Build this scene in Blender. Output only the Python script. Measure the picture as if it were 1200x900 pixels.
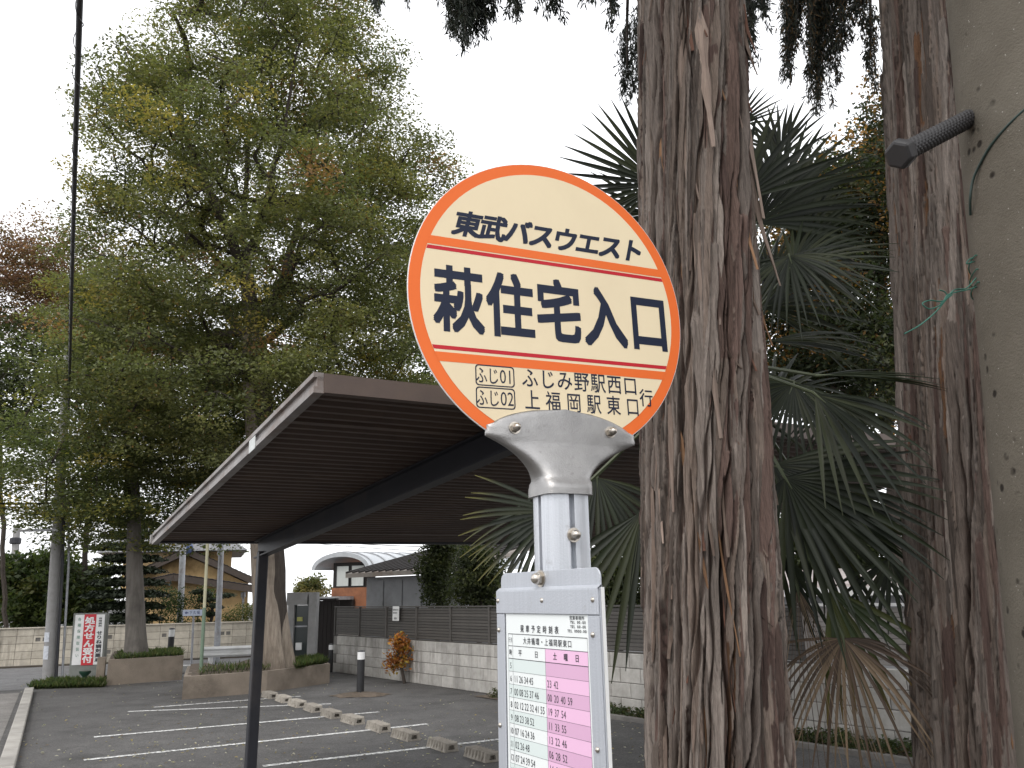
import bpy, bmesh, math, random
import numpy as np
from mathutils import Vector, Matrix
from math import sin, cos, pi, radians, atan2, sqrt

for o in list(bpy.data.objects): bpy.data.objects.remove(o)
SC = bpy.context.scene
COL = SC.collection
random.seed(7)

# ------------------------------------------------------------------ camera
F_PX, PITCH, ROLL, EYE = 950.0, radians(14.7), radians(-1.1), 1.6
cd = bpy.data.cameras.new("camera"); cam = bpy.data.objects.new("camera", cd); COL.objects.link(cam)
cd.sensor_width = 36; cd.lens = F_PX/1200*36; cd.clip_end = 2000; cd.clip_start = 0.05
RM = Matrix.Rotation(pi/2+PITCH, 3, 'X') @ Matrix.Rotation(ROLL, 3, 'Z')
cam.matrix_world = Matrix.Translation((0, 0, EYE)) @ RM.to_4x4()
SC.camera = cam

# ------------------------------------------------------------------ sky, sun, exposure
SUN_EL, SUN_AZ = radians(48), radians(205)      # diffuse sun behind thick cloud, from behind the camera
W = bpy.data.worlds.new("World"); SC.world = W; W.use_nodes = True
nt = W.node_tree; nt.nodes.clear()
sky = nt.nodes.new('ShaderNodeTexSky'); sky.sky_type = 'NISHITA'; sky.sun_disc = False
sky.sun_elevation = SUN_EL; sky.sun_rotation = SUN_AZ; sky.air_density = 1; sky.dust_density = 3
mixn = nt.nodes.new('ShaderNodeMix'); mixn.data_type = 'RGBA'; mixn.inputs[0].default_value = 0.93
mixn.inputs[7].default_value = (12.0, 12.1, 12.4, 1)           # cloud deck
bgn = nt.nodes.new('ShaderNodeBackground'); bgn.inputs[1].default_value = 0.1
wo = nt.nodes.new('ShaderNodeOutputWorld')
nt.links.new(sky.outputs[0], mixn.inputs[6]); nt.links.new(mixn.outputs[2], bgn.inputs[0]); nt.links.new(bgn.outputs[0], wo.inputs[0])
sd = bpy.data.lights.new("sun", 'SUN'); sd.energy = 1.0; sd.angle = radians(25); sd.color = (1, .97, .93)
so = bpy.data.objects.new("sun", sd); COL.objects.link(so)
so.rotation_euler = (pi/2-SUN_EL, 0, pi-SUN_AZ+0.0)
_sd = Vector((sin(SUN_AZ)*cos(SUN_EL), cos(SUN_AZ)*cos(SUN_EL), sin(SUN_EL)))
so.rotation_euler = _sd.to_track_quat('Z', 'Y').to_euler()
VS = SC.view_settings; VS.view_transform = 'Standard'; VS.look = 'None'; VS.exposure = 0.55; VS.gamma = 1
SC.cycles.max_bounces = 6; SC.cycles.diffuse_bounces = 3; SC.cycles.transmission_bounces = 4; SC.cycles.transparent_max_bounces = 6

# ------------------------------------------------------------------ geometry helpers
V3 = lambda *a: Vector(a)
UP = Vector((0, 0, 1))
CAMP = Vector((0, 0, EYE))
def ray(px, py): return RM @ Vector(((px-600)/F_PX, -(py-450)/F_PX, -1.0))
def at(px, py, Y): d = ray(px, py); return CAMP + d*(Y/d.y)             # point on the sight line at forward distance Y
def gnd(px, py, z=0.0): d = ray(px, py); return CAMP + d*((z-EYE)/d.z)
def onplane(px, py, p, n): d = ray(px, py); return CAMP + d*((p-CAMP).dot(n)/d.dot(n))
def hdir(az): a = radians(az); return Vector((sin(a), cos(a), 0))

WL = {}
def tag(o, label=None, cat=None, group=None, kind=None):
    if label: o['label'] = label
    if cat: o['category'] = cat
    if group: o['group'] = group
    if kind: o['kind'] = kind
    return o
def thing(name, label, cat, loc=(0, 0, 0), group=None, rotz=0):
    o = bpy.data.objects.new(name, None); COL.objects.link(o); o.location = loc; o.rotation_euler.z = rotz
    o.empty_display_size = .1
    WL[o.name] = Vector(loc); return tag(o, label, cat, group)
def link(name, me, parent=None, loc=None):
    o = bpy.data.objects.new(name, me); COL.objects.link(o)
    if parent is not None: o.parent = parent
    if loc is not None: o.location = loc
    WL[o.name] = (WL[parent.name] if parent is not None else Vector((0, 0, 0))) + (Vector(loc) if loc is not None else Vector((0, 0, 0)))
    return o

class MB:
    def __init__(s): s.v = []; s.f = []
    def add(s, vs, fs):
        n = len(s.v); s.v.extend([tuple(p) for p in vs]); s.f.extend([tuple(i+n for i in f) for f in fs]); return s
    def hexa(s, p): # p: 4 bottom ccw + 4 top
        return s.add(p, [(3,2,1,0),(4,5,6,7),(0,1,5,4),(1,2,6,5),(2,3,7,6),(3,0,4,7)])
    def axes(s, o, a, b, c):
        o = Vector(o); a = Vector(a); b = Vector(b); c = Vector(c)
        if a.cross(b).dot(c) < 0: o = o+a; a = -a
        return s.hexa([o, o+a, o+a+b, o+b, o+c, o+a+c, o+a+b+c, o+b+c])
    def box(s, c, x, y, z, u=None):
        u = Vector(u) if u is not None else Vector((1, 0, 0)); w = UP.cross(u)
        c = Vector(c); return s.axes(c-u*x/2-w*y/2-UP*z/2, u*x, w*y, UP*z)
    def quad(s, a, b, c, d): return s.add([a, b, c, d], [(0, 1, 2, 3)])
    def tube(s, pts, rad, n=8, cap=True, ref=None):
        pts = [Vector(p) for p in pts]; m = len(pts)
        if not hasattr(rad, '__len__'): rad = [rad]*m
        t0 = (pts[1]-pts[0]).normalized()
        nv = Vector(ref) if ref is not None else (UP.cross(t0) if abs(t0.z) < .95 else Vector((1, 0, 0)))
        nv = (nv - t0*nv.dot(t0)).normalized()
        vs = []
        for i, p in enumerate(pts):
            t = ((pts[min(i+1, m-1)]-p).normalized() + (p-pts[max(i-1, 0)]).normalized())
            t = t.normalized() if t.length > 1e-6 else t0
            nv = nv - t*nv.dot(t); nv = nv.normalized() if nv.length > 1e-6 else Vector((1,0,0))
            b = t.cross(nv)
            for k in range(n):
                a = 2*pi*k/n; vs.append(p + (nv*cos(a) + b*sin(a))*rad[i])
        fs = [(i*n+k, i*n+(k+1)%n, (i+1)*n+(k+1)%n, (i+1)*n+k) for i in range(m-1) for k in range(n)]
        if cap: fs += [tuple(range(n-1, -1, -1)), tuple((m-1)*n+k for k in range(n))]
        return s.add(vs, fs)
    def lathe(s, prof, o, axis=UP, n=16):
        axis = Vector(axis).normalized(); o = Vector(o)
        return s.tube([o+axis*h for r, h in prof], [max(r, 1e-4) for r, h in prof], n) if False else s._lathe(prof, o, axis, n)
    def _lathe(s, prof, o, axis, n):
        a = axis.orthogonal().normalized(); b = axis.cross(a); m = len(prof)
        vs = [o+axis*h+(a*cos(2*pi*k/n)+b*sin(2*pi*k/n))*r for r, h in prof for k in range(n)]
        fs = [(i*n+k, i*n+(k+1)%n, (i+1)*n+(k+1)%n, (i+1)*n+k) for i in range(m-1) for k in range(n)]
        fs += [tuple(range(n-1, -1, -1)), tuple((m-1)*n+k for k in range(n))]
        return s.add(vs, fs)
    def prism(s, poly, fr, d0, d1):     # polygon (u,v) ccw in frame (o,U,V,N), extruded along N
        o, U, Vv, N = fr; n = len(poly)
        vs = [o+U*u+Vv*v+N*d0 for u, v in poly] + [o+U*u+Vv*v+N*d1 for u, v in poly]
        fs = [tuple(range(n-1, -1, -1)), tuple(range(n, 2*n))] + [(i, (i+1)%n, n+(i+1)%n, n+i) for i in range(n)]
        return s.add(vs, fs)
    def flat(s, poly, fr, d):
        o, U, Vv, N = fr
        return s.add([o+U*u+Vv*v+N*d for u, v in poly], [tuple(range(len(poly)))])
    def grid(s, rows, close=False):
        m = len(rows); n = len(rows[0]); vs = [p for r in rows for p in r]
        fs = [(i*n+k, i*n+(k+1)%n, (i+1)*n+(k+1)%n, (i+1)*n+k) for i in range(m-1) for k in range(n if close else n-1)]
        return s.add(vs, fs)
    def mesh(s, name, mat, off=Vector((0, 0, 0)), smooth=0, bevel=0):
        me = bpy.data.meshes.new(name)
        me.from_pydata([(x-off.x, y-off.y, z-off.z) for x, y, z in s.v], [], s.f); me.update()
        if bevel:
            bm = bmesh.new(); bm.from_mesh(me)
            es = [e for e in bm.edges if len(e.link_faces) == 2 and e.calc_face_angle(0) > radians(35)]
            bmesh.ops.bevel(bm, geom=es, offset=bevel, segments=1, affect='EDGES', clamp_overlap=True)
            bm.to_mesh(me); bm.free()
        if mat: me.materials.append(mat)
        if smooth:
            me.polygons.foreach_set('use_smooth', [True]*len(me.polygons)); me.set_sharp_from_angle(angle=radians(smooth))
        me.update(); return me
    def build(s, name, mat, parent=None, smooth=0, bevel=0, label=None, kind=None):
        off = WL[parent.name] if parent is not None else Vector((0, 0, 0))
        o = link(name, s.mesh(name, mat, off, smooth, bevel), parent)
        WL[o.name] = Vector(off)
        return tag(o, label=label, kind=kind)
    def solo(s, name, mat, label=None, cat=None, group=None, kind=None, smooth=0, bevel=0, loc=None):
        loc = Vector(loc) if loc is not None else Vector((0, 0, 0))
        o = link(name, s.mesh(name, mat, loc, smooth, bevel), None, loc)
        return tag(o, label, cat, group, kind)

def npmesh(name, v, f, mat, cols=None, smooth=False):
    """numpy mesh: v (n,3), f (m,k) all faces with k corners"""
    me = bpy.data.meshes.new(name); v = np.asarray(v, np.float32); f = np.asarray(f, np.int32); k = f.shape[1]
    me.vertices.add(len(v)); me.vertices.foreach_set('co', v.ravel())
    me.loops.add(f.size); me.loops.foreach_set('vertex_index', f.ravel())
    me.polygons.add(len(f)); me.polygons.foreach_set('loop_start', np.arange(0, f.size, k, dtype=np.int32))
    me.update(calc_edges=True)
    if cols is not None:
        a = me.color_attributes.new('Col', 'FLOAT_COLOR', 'POINT')
        c = np.ones((len(v), 4), np.float32); c[:, :3] = cols; a.data.foreach_set('color', c.ravel())
    if smooth: me.polygons.foreach_set('use_smooth', np.ones(len(f), bool))
    if mat: me.materials.append(mat)
    me.update(); return me

# ------------------------------------------------------------------ materials
def lin(r, g, b):
    f = lambda c: (c/255/12.92) if c/255 <= .04045 else ((c/255+.055)/1.055)**2.4
    return (f(r), f(g), f(b))
class NT:
    def __init__(s, name):
        s.m = bpy.data.materials.new(name); s.m.use_nodes = True; s.t = s.m.node_tree; s.b = s.t.nodes['Principled BSDF']; s.tc = None
    def n(s, typ, **kw):
        x = s.t.nodes.new(typ)
        for k, v in kw.items(): setattr(x, k, v)
        return x
    def l(s, a, b): s.t.links.new(a, b)
    def coord(s, kind='Object', stretch=(1, 1, 1)):
        if s.tc is None: s.tc = s.n('ShaderNodeTexCoord')
        if kind == 'World':
            g = s.n('ShaderNodeNewGeometry'); src = g.outputs['Position']
        else: src = s.tc.outputs[kind]
        mp = s.n('ShaderNodeMapping'); mp.inputs['Scale'].default_value = stretch; s.l(src, mp.inputs[0]); return mp.outputs[0]
    def noise(s, co, scale, detail=6, rough=.55, dist=0):
        x = s.n('ShaderNodeTexNoise'); x.inputs['Scale'].default_value = scale; x.inputs['Detail'].default_value = detail
        x.inputs['Roughness'].default_value = rough; x.inputs['Distortion'].default_value = dist; s.l(co, x.inputs['Vector']); return x.outputs['Fac']
    def ramp(s, fac, stops):
        r = s.n('ShaderNodeValToRGB'); e = r.color_ramp.elements
        while len(e) > 1: e.remove(e[-1])
        for i, (p, c) in enumerate(stops):
            if i: q = e.new(p)
            else: q = e[0]; q.position = p
            c = c if hasattr(c, '__len__') else (c, c, c)
            q.color = (*c[:3], 1)
        s.l(fac, r.inputs[0]); return r.outputs[0]
    def mix(s, fac, a, b, mode='MIX'):
        x = s.n('ShaderNodeMix', data_type='RGBA', blend_type=mode)
        for sock, val in ((0, fac), (6, a), (7, b)):
            if hasattr(val, 'is_output'): s.l(val, x.inputs[sock])
            elif sock == 0: x.inputs[0].default_value = val
            else: x.inputs[sock].default_value = (*val[:3], 1)
        return x.outputs[2]
    def bump(s, h, dist=.01, strength=1):
        b = s.n('ShaderNodeBump'); b.inputs['Distance'].default_value = dist; b.inputs['Strength'].default_value = strength
        s.l(h, b.inputs['Height']); s.l(b.outputs[0], s.b.inputs['Normal']); return b
    def set(s, **kw):
        for k, v in kw.items():
            i = s.b.inputs[k.replace('_', ' ')]
            if hasattr(v, 'is_output'): s.l(v, i)
            elif hasattr(v, '__len__'): i.default_value = (*v[:3], 1)
            else: i.default_value = v
        return s

def M(name, c1, c2=None, scale=3, rough=.7, metal=0, bump=0, bscale=60, stretch=(1, 1, 1), space='Object', dirt=None, dscale=1.2, objrand=0, spec=.5):
    n = NT(name); co = n.coord(space, stretch)
    c2 = c2 or tuple(x*.78 for x in c1)
    base = n.ramp(n.noise(co, scale, 8, .6), [(.3, c2), (.7, c1)])
    if dirt:
        d = n.ramp(n.noise(co, dscale, 10, .65), [(.48, (0, 0, 0)), (.72, (1, 1, 1))]); base = n.mix(d, base, dirt)
    if objrand:
        oi = n.n('ShaderNodeObjectInfo'); r = n.ramp(oi.outputs['Random'], [(0, 1-objrand), (1, 1+objrand*.4)]); base = n.mix(1, base, r, 'MULTIPLY')
    n.set(Base_Color=base, Roughness=rough, Metallic=metal); n.b.inputs['Specular IOR Level'].default_value = spec
    if bump: n.bump(n.noise(co, bscale, 8, .6), bump)
    return n.m

def leaf_mat(name, trans=.3, rough=.55):
    n = NT(name); a = n.n('ShaderNodeAttribute'); a.attribute_name = 'Col'
    n.set(Base_Color=a.outputs['Color'], Roughness=rough); n.b.inputs['Specular IOR Level'].default_value = .3
    tr = n.n('ShaderNodeBsdfTranslucent'); br = n.mix(1, a.outputs['Color'], (1.5, 1.6, .9), 'MULTIPLY'); n.l(br, tr.inputs['Color'])
    mx = n.n('ShaderNodeMixShader'); mx.inputs[0].default_value = trans
    out = n.t.nodes['Material Output']; n.l(n.b.outputs[0], mx.inputs[1]); n.l(tr.outputs[0], mx.inputs[2]); n.l(mx.outputs[0], out.inputs['Surface'])
    return n.m
MAT = {}
MAT['leaf'] = leaf_mat('leaf_foliage', .42)
MAT['needle'] = leaf_mat('conifer_foliage', .08, .6)
MAT['frond'] = leaf_mat('palm_frond', .10, .5)
def asphalt(name, c1, c2, speck):
    n = NT(name); co = n.coord('World')
    big = n.ramp(n.noise(co, .35, 5, .6), [(.35, c1), (.68, c2)])
    mid = n.ramp(n.noise(co, 3.0, 8, .7), [(.3, .72), (.72, 1.18)])
    v = n.n('ShaderNodeTexVoronoi'); v.inputs['Scale'].default_value = 90; n.l(co, v.inputs['Vector'])
    sp = n.ramp(v.outputs['Color'], [(.3, .75), (.9, speck)])
    c = n.mix(1, n.mix(1, big, mid, 'MULTIPLY'), sp, 'MULTIPLY')
    wob = n.n('ShaderNodeVectorMath', operation='ADD'); nz_ = n.n('ShaderNodeTexNoise'); nz_.inputs['Scale'].default_value = 1.5; n.l(co, nz_.inputs['Vector']); n.l(co, wob.inputs[0]); n.l(nz_.outputs['Color'], wob.inputs[1])
    cv = n.n('ShaderNodeTexVoronoi', feature='DISTANCE_TO_EDGE'); cv.inputs['Scale'].default_value = .33; n.l(wob.outputs[0], cv.inputs['Vector'])
    ck = n.ramp(cv.outputs['Distance'], [(.0, .45), (.006, 1.0)]); c = n.mix(n.ramp(n.noise(co, .5, 3), [(.5, (0, 0, 0)), (.6, (1, 1, 1))]), c, n.mix(1, c, ck, 'MULTIPLY'))
    oil = n.ramp(n.noise(co, .9, 4, .5), [(.60, 1.0), (.74, .62)]); c = n.mix(1, c, oil, 'MULTIPLY')
    n.set(Base_Color=c, Roughness=n.ramp(n.noise(co, 1.2, 5), [(.3, .62), (.7, .9)])); n.b.inputs['Specular IOR Level'].default_value = .35
    n.bump(n.noise(co, 110, 4, .7), .006); return n.m
MAT['asphalt'] = asphalt('asphalt', (.070, .067, .065), (.105, .101, .097), 1.5)
MAT['road'] = asphalt('road_asphalt', (.15, .148, .15), (.19, .188, .19), 1.25)
MAT['pave'] = asphalt('pavement_concrete', (.19, .178, .165), (.25, .235, .22), 1.15)
def line_paint():
    n = NT('worn_line_paint'); co = n.coord('World')
    w = n.ramp(n.noise(co, 24, 8, .75), [(.42, (0, 0, 0)), (.56, (1, 1, 1))])
    g = n.ramp(n.noise(co, .55, 3, .5), [(.40, (0, 0, 0)), (.6, (1, 1, 1))])
    f = n.mix(.18, w, g, 'ADD'); n.set(Base_Color=n.mix(f, (.075, .072, .07), (.72, .72, .70)), Roughness=.75); return n.m
MAT['paint'] = line_paint()
def block_mat(name, c1, c2, stain):
    n = NT(name); co = n.coord('World'); cs = n.coord('World', (3.2, 3.2, .35)); ch = n.coord('World', (.8, .8, .8))
    base = n.ramp(n.noise(co, 9, 8, .65), [(.3, c2), (.7, c1)])
    st = n.ramp(n.noise(cs, 1.6, 6, .65), [(.45, (0, 0, 0)), (.7, (1, 1, 1))])
    st2 = n.ramp(n.noise(ch, 1.0, 5, .6), [(.42, (.1, .1, .1)), (.66, (1, 1, 1))])
    base = n.mix(n.mix(1, st, st2, 'MULTIPLY'), base, stain)
    oi = n.n('ShaderNodeObjectInfo'); base = n.mix(1, base, n.ramp(oi.outputs['Random'], [(0, .8), (1, 1.06)]), 'MULTIPLY')
    n.set(Base_Color=base, Roughness=.9); n.b.inputs['Specular IOR Level'].default_value = .2
    n.bump(n.noise(co, 160, 5, .7), .006); return n.m
MAT['block'] = block_mat('grey_concrete_block', (.52, .50, .47), (.38, .365, .335), (.13, .12, .105))
MAT['farblock'] = block_mat('weathered_concrete_block', (.62, .57, .48), (.48, .435, .36), (.16, .14, .115))
MAT['mortar'] = M('mortar', (.2, .19, .175), (.13, .12, .11), 8, .95)
MAT['concrete'] = M('raw_concrete', (.26, .215, .17), (.17, .14, .11), 2.2, .9, bump=.006, dirt=(.08, .065, .05), space='World')
MAT['fence'] = M('grey_bronze_fence', (.075, .068, .06), (.055, .05, .045), 4, .55, objrand=.25)
MAT['fence_pale'] = M('pale_grey_louvre', (.33, .31, .29), (.22, .2, .19), 4, .55, objrand=.15)
MAT['white'] = M('white_paint', (.78, .78, .77), (.7, .7, .69), 6, .5, dirt=(.5, .49, .46))
MAT['black'] = M('black_paint', (.02, .02, .022), (.012, .012, .013), 8, .5)
MAT['steel'] = M('galvanised_steel', (.42, .43, .45), (.3, .31, .33), 9, .5, .3, dirt=(.22, .2, .18), dscale=3)
MAT['polec'] = M('utility_pole_concrete', (.30, .295, .29), (.22, .215, .21), 5, .85, bump=.004, bscale=90)
MAT['darkm'] = M('dark_painted_steel', (.016, .017, .024), (.011, .0115, .016), 5, .5, dirt=(.035, .03, .03), dscale=2.5)

# ------------------------------------------------------------------ text
GL = {}
_tc = bpy.data.curves.new('glyph_source', 'FONT'); _to = bpy.data.objects.new('glyph_source', _tc); COL.objects.link(_to)
def glyph(ch):
    if ch not in GL:
        _tc.body = ch; _tc.resolution_u = 3
        bpy.context.view_layer.update(); dg = bpy.context.evaluated_depsgraph_get()
        me = bpy.data.meshes.new_from_object(_to.evaluated_get(dg))
        GL[ch] = ([(v.co.x, v.co.y) for v in me.vertices], [tuple(p.vertices) for p in me.polygons]); bpy.data.meshes.remove(me)
    return GL[ch]
def text(mb, s, fr, u, v, pitch, sx, sy, d, off=0.0, shear=0.0, vertical=False):
    """characters centred in their cells, first cell centred on (u,v); off = stroke growth (em)"""
    o, U, Vv, N = fr
    sh = [(0, 0)] + ([(off*i_, off*j_) for i_, j_ in ((1, 0), (-1, 0), (0, 1), (0, -1), (1, 1), (-1, 1), (1, -1), (-1, -1))] if off > .003 else [])
    for i, ch in enumerate(s):
        if ch == ' ': continue
        vs, fs = glyph(ch)
        if not vs: continue
        cx = .5 if ord(ch) > 0x2000 else (min(p[0] for p in vs)+max(p[0] for p in vs))/2
        cy = .38 if ord(ch) > 0x2000 else .345
        uu, vv = (u, v-i*pitch) if vertical else (u+i*pitch, v)
        for j, (dx, dy) in enumerate(sh):
            pts = []
            for x, y in vs:
                a, b = (x-cx+dx)*sx, (y-cy+dy)*sy
                pts.append(o+U*(uu+a+shear*b)+Vv*(vv+b)+N*(d+j*1.5e-5))
            mb.add(pts, fs)

# ================================================================== SETTING
HZ = 0.0
g = MB(); S = 420
g.add([(-S, -S, 0), (S, -S, 0), (S, S, 0), (-S, S, 0)], [(0, 1, 2, 3)])
g.solo('parking_lot_ground', MAT['asphalt'], kind='structure')
def sheet(name, pts, z, mat):
    b = MB(); b.add([(p[0], p[1], z) for p in pts], [tuple(range(len(pts)))])
    me_o = b.solo(name, mat, kind='structure')
    bm = bmesh.new(); bm.from_mesh(me_o.data); bmesh.ops.recalc_face_normals(bm, faces=bm.faces)
    if bm.faces and list(bm.faces)[0].normal.z < 0: bmesh.ops.reverse_faces(bm, faces=list(bm.faces))
    bm.to_mesh(me_o.data); bm.free(); return me_o
FW0, FW1 = gnd(0, 783), gnd(285, 770)            # far wall foot
fwd = (FW1-FW0).normalized(); fwn = Vector((fwd.y, -fwd.x, 0))   # towards the camera
A0 = FW0-fwd*30; A1 = FW1+fwd*30
R0 = gnd(-60, 813); R1 = gnd(125, 803)
rd = (R1-R0).normalized()
sheet('road', [A0+fwn*.25, A1+fwn*.25, R1+rd*12, R1, R0, R0-rd*25], .004, MAT['road'])
K0, K1 = gnd(23, 812), gnd(-4, 880)              # kerb line on the left
kd = (K1-K0).normalized(); kn = Vector((kd.y, -kd.x, 0)); kn = kn if kn.x < 0 else -kn
sheet('pavement', [K0, K1+kd*16, K1+kd*16+kn*4, K0+kn*4], .004, MAT['pave'])
kerb = MB()
kerb.axes(K0+kn*.05-UP*.2, kd*.01, kn*.01, UP*.1)
kerbo = kerb.solo('kerb', MAT['mortar'], kind='structure', loc=K0)
ks = MB(); ks.axes((0, 0, 0), (.594, 0, 0), (0, .15, 0), (0, 0, .09)); ksm = ks.mesh('kerb_stone', M('kerb_concrete', (.36, .34, .31), (.26, .245, .22), 4, .9, bump=.005, objrand=.2), bevel=.01)
kang = atan2(kd.y, kd.x)
for i in range(32):
    o = link('kerb_stone', ksm, kerbo); o.location = (K0+kd*(.6*i)-kn*.08)-WL[kerbo.name]; o.rotation_euler.z = kang

# parking lines (painted sheets) --------------------------------------------------
def stripe(a, b, w=.1):
    a = Vector(a); b = Vector(b); d = (b-a).normalized(); n = Vector((-d.y, d.x, 0))*w/2
    k = max(2, int((b-a).length/.5)); mb.grid([[ (a+(b-a)*t/k)-n+UP*.004, (a+(b-a)*t/k)+n+UP*.004] for t in range(k+1)])
PL = [((308, 898), (600, 865)), ((98, 891), (501, 848.6)), ((110, 864), (444, 834.5)), ((150, 834), (388, 825)), ((180, 829), (352, 816))]
for a, b in PL:
    mb = MB(); stripe(gnd(*a), gnd(*b), .09); o = mb.solo('parking_line', MAT['paint'], kind='structure')

# ================================================================== CARPORT
u1, u2 = hdir(-31.5), hdir(60.0)
F1 = at(372, 439, 3.62)
def solve(px, py, p, u):
    d = ray(px, py); det = d.x*(-u.y)+u.x*d.y; rx, ry = p.x-CAMP.x, p.y-CAMP.y
    t = (rx*(-u.y)+u.x*ry)/det; L = (d.x*ry-d.y*rx)/det
    return L, (CAMP+d*t).z-p.z
L1, dz1 = solve(181, 627, F1, u1); L2, dz2 = solve(990, 505, F1, u2)
a1 = (u1*L1+UP*dz1); a2 = (u2*L2+UP*dz2)
RN = a1.cross(a2).normalized(); RN = RN if RN.z > 0 else -RN
a2 = a2*1.6
d1, d2 = a1.normalized(), a2.normalized(); len1, len2 = a1.length, a2.length
print('carport', F1, L1, dz1, L2, dz2, len1, len2)
MAT['roofbrown'] = M('brown_ribbed_steel', (.105, .074, .06), (.072, .051, .042), 3, .6, dirt=(.13, .09, .066))
MAT['fascia'] = M('weathered_aluminium_fascia', (.33, .31, .30), (.17, .158, .15), 2.5, .55, .2, dirt=(.16, .11, .085), dscale=4, space='World')
cp = thing('carport', 'dark brown steel carport with ribbed roof and pale edge trim', 'carport', (F1+u1*L1*.5).to_tuple()[:2]+(0,))
TH = .012; FH = .088
deck = MB()
nr = 44; pit = len1/nr
prof = []
for i in range(nr):
    s0 = i*pit; prof += [(s0, 0), (s0+pit*.56, 0), (s0+pit*.64, -.022), (s0+pit*.92, -.022)]
prof.append((len1, 0))
top = [[F1+d1*s+RN*(h-.03)+d2*w for w in (0.02, len2*.5, len2)] for s, h in prof]
deck.grid(top)
rdk = deck.build('roof_deck', MAT['roofbrown'], cp)
sol = MB(); sol.axes(F1+RN*(-.028), d1*len1, d2*len2, RN*.02); sol.build('roof_cover', MAT['roofbrown'], cp)
fl = MB(); fl.axes(F1-RN*FH+d2*0, d1*len1, d2*.03, RN*(FH+.012))
fl.axes(F1-RN*FH-d2*.018, d1*len1, d2*.018, RN*.03)
fl.axes(F1+RN*(-.012)-d2*.018, d1*len1, d2*.018, RN*.024)
fs = fl.build('side_fascia', MAT['fascia'], cp)
st = MB(); st.axes(F1+d1*1.02-RN*.095-d2*.0215, d1*.13, d2*.003, RN*.075); st.build('sticker', M('sticker', (.6, .62, .6), (.45, .46, .45), 30, .4), fs)
ff = MB(); ff.axes(F1-RN*(FH)+d2*.03-d1*.012, d1*.012, d2*(len2-.03), RN*(FH+.006)); ff.axes(F1-RN*FH+d2*.03, d1*.03, d2*(len2-.03), RN*.012)
ff.build('front_fascia', MAT['roofbrown'], cp)
rf = MB(); rf.axes(F1+a1-RN*(FH*.8), d1*.05, d2*len2, RN*(FH*.85)); rf.build('rear_gutter', MAT['darkm'], cp)
ec = MB(); ec.axes(F1+a1-RN*(FH*.85)-d2*.03, d1*.055, d2*.03, RN*(FH*.9)); ec.build('gutter_end', MAT['fascia'], cp)
# longitudinal beam and posts
pb = F1-RN*.06
q0 = onplane(309, 631, pb, RN); q1 = onplane(575, 505, pb, RN)
bd = (q1-q0).normalized(); print('beam', q0, q1)
bm_ = MB(); e0 = q0-bd*.35*0; e1 = q0+bd*((q1-q0).length*1.25)
bw = RN.cross(bd).normalized()
bm_.axes(e0-bw*.045-bd*.15, bd*((e1-e0).length+.15), bw*.09, -RN*.012); bm_.axes(e0-bw*.004-bd*.15-RN*.012, bd*((e1-e0).length+.15), bw*.008, -RN*.145)
bm_.axes(e0-bw*.045-bd*.15-RN*.157, bd*((e1-e0).length+.15), bw*.09, -RN*.012)
bmo = bm_.build('beam', MAT['darkm'], cp)
for k, t in enumerate((0.0, 1.0)):
    p = e0+(e1-e0)*t
    if k: p = onplane(655, 470, pb, RN); p = e0+bd*((p-e0).dot(bd))
    ps = MB(); w = .092
    ps.box((p.x, p.y, p.z/2-.06), w, w, p.z-.12, u=u1); ps.build('post', MAT['darkm'], cp, bevel=.008)
    bp = MB(); bp.box((p.x, p.y, .01), .24, .24, .02, u=u1); bp.build('base_plate', MAT['darkm'], cp)
# cross purlins carried by the beam
for t in (.12, .88):
    p0 = F1+a1*t-RN*.031
    pu = MB(); pu.axes(p0+d2*.03, d2*(len2-.06), d1*.05, -RN*.03); pu.build('purlin', MAT['roofbrown'], cp)

# ================================================================== WHEEL STOPS
WSA = atan2(hdir(-33).y, hdir(-33).x)
ws = MB(); Lw = .47
pr = [(-.085, 0), (.085, 0), (.06, .105), (-.06, .105)]
N_ = 7
rows = []
for i in range(N_*4+1):
    x = -Lw/2+Lw*i/(N_*4); e = .010 if (i % 4) in (1, 2) else -.010
    rows.append([V3(x, -.085-0, 0), V3(x, -.06-e*1.4, .086+e), V3(x, .06+e*1.4, .086+e), V3(x, .085, 0)])
ws.grid(rows)
for sgn in (-1, 1):                      # end with hollow
    x = sgn*Lw/2; o4 = [V3(x, -.085, 0), V3(x, .085, 0), V3(x, .057, .084), V3(x, -.057, .084)]
    i4 = [V3(x, -.04, .022), V3(x, .04, .022), V3(x, .03, .064), V3(x, -.03, .064)]; b4 = [p-V3(sgn*.06, 0, 0) for p in i4]
    for k in range(4):
        j = (k+1) % 4; q = (o4[k], o4[j], i4[j], i4[k]); r = (i4[k], i4[j], b4[j], b4[k])
        ws.quad(*(q if sgn > 0 else q[::-1])); ws.quad(*(r if sgn > 0 else r[::-1]))
    ws.quad(*(b4 if sgn > 0 else b4[::-1]))
MAT['wstop'] = M('wheel_stop_concrete', (.37, .34, .295), (.25, .225, .19), 9, .9, bump=.006, dirt=(.12, .10, .08), dscale=6, objrand=.2)
wsm = ws.mesh('wheel_stop', MAT['wstop'])
WSP = [(564, 889), (518, 877.5), (475, 865.5), (443, 855.5), (413, 847), (388, 840), (366.5, 833), (348, 827.5), (332, 822), (316, 817.5)]
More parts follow.
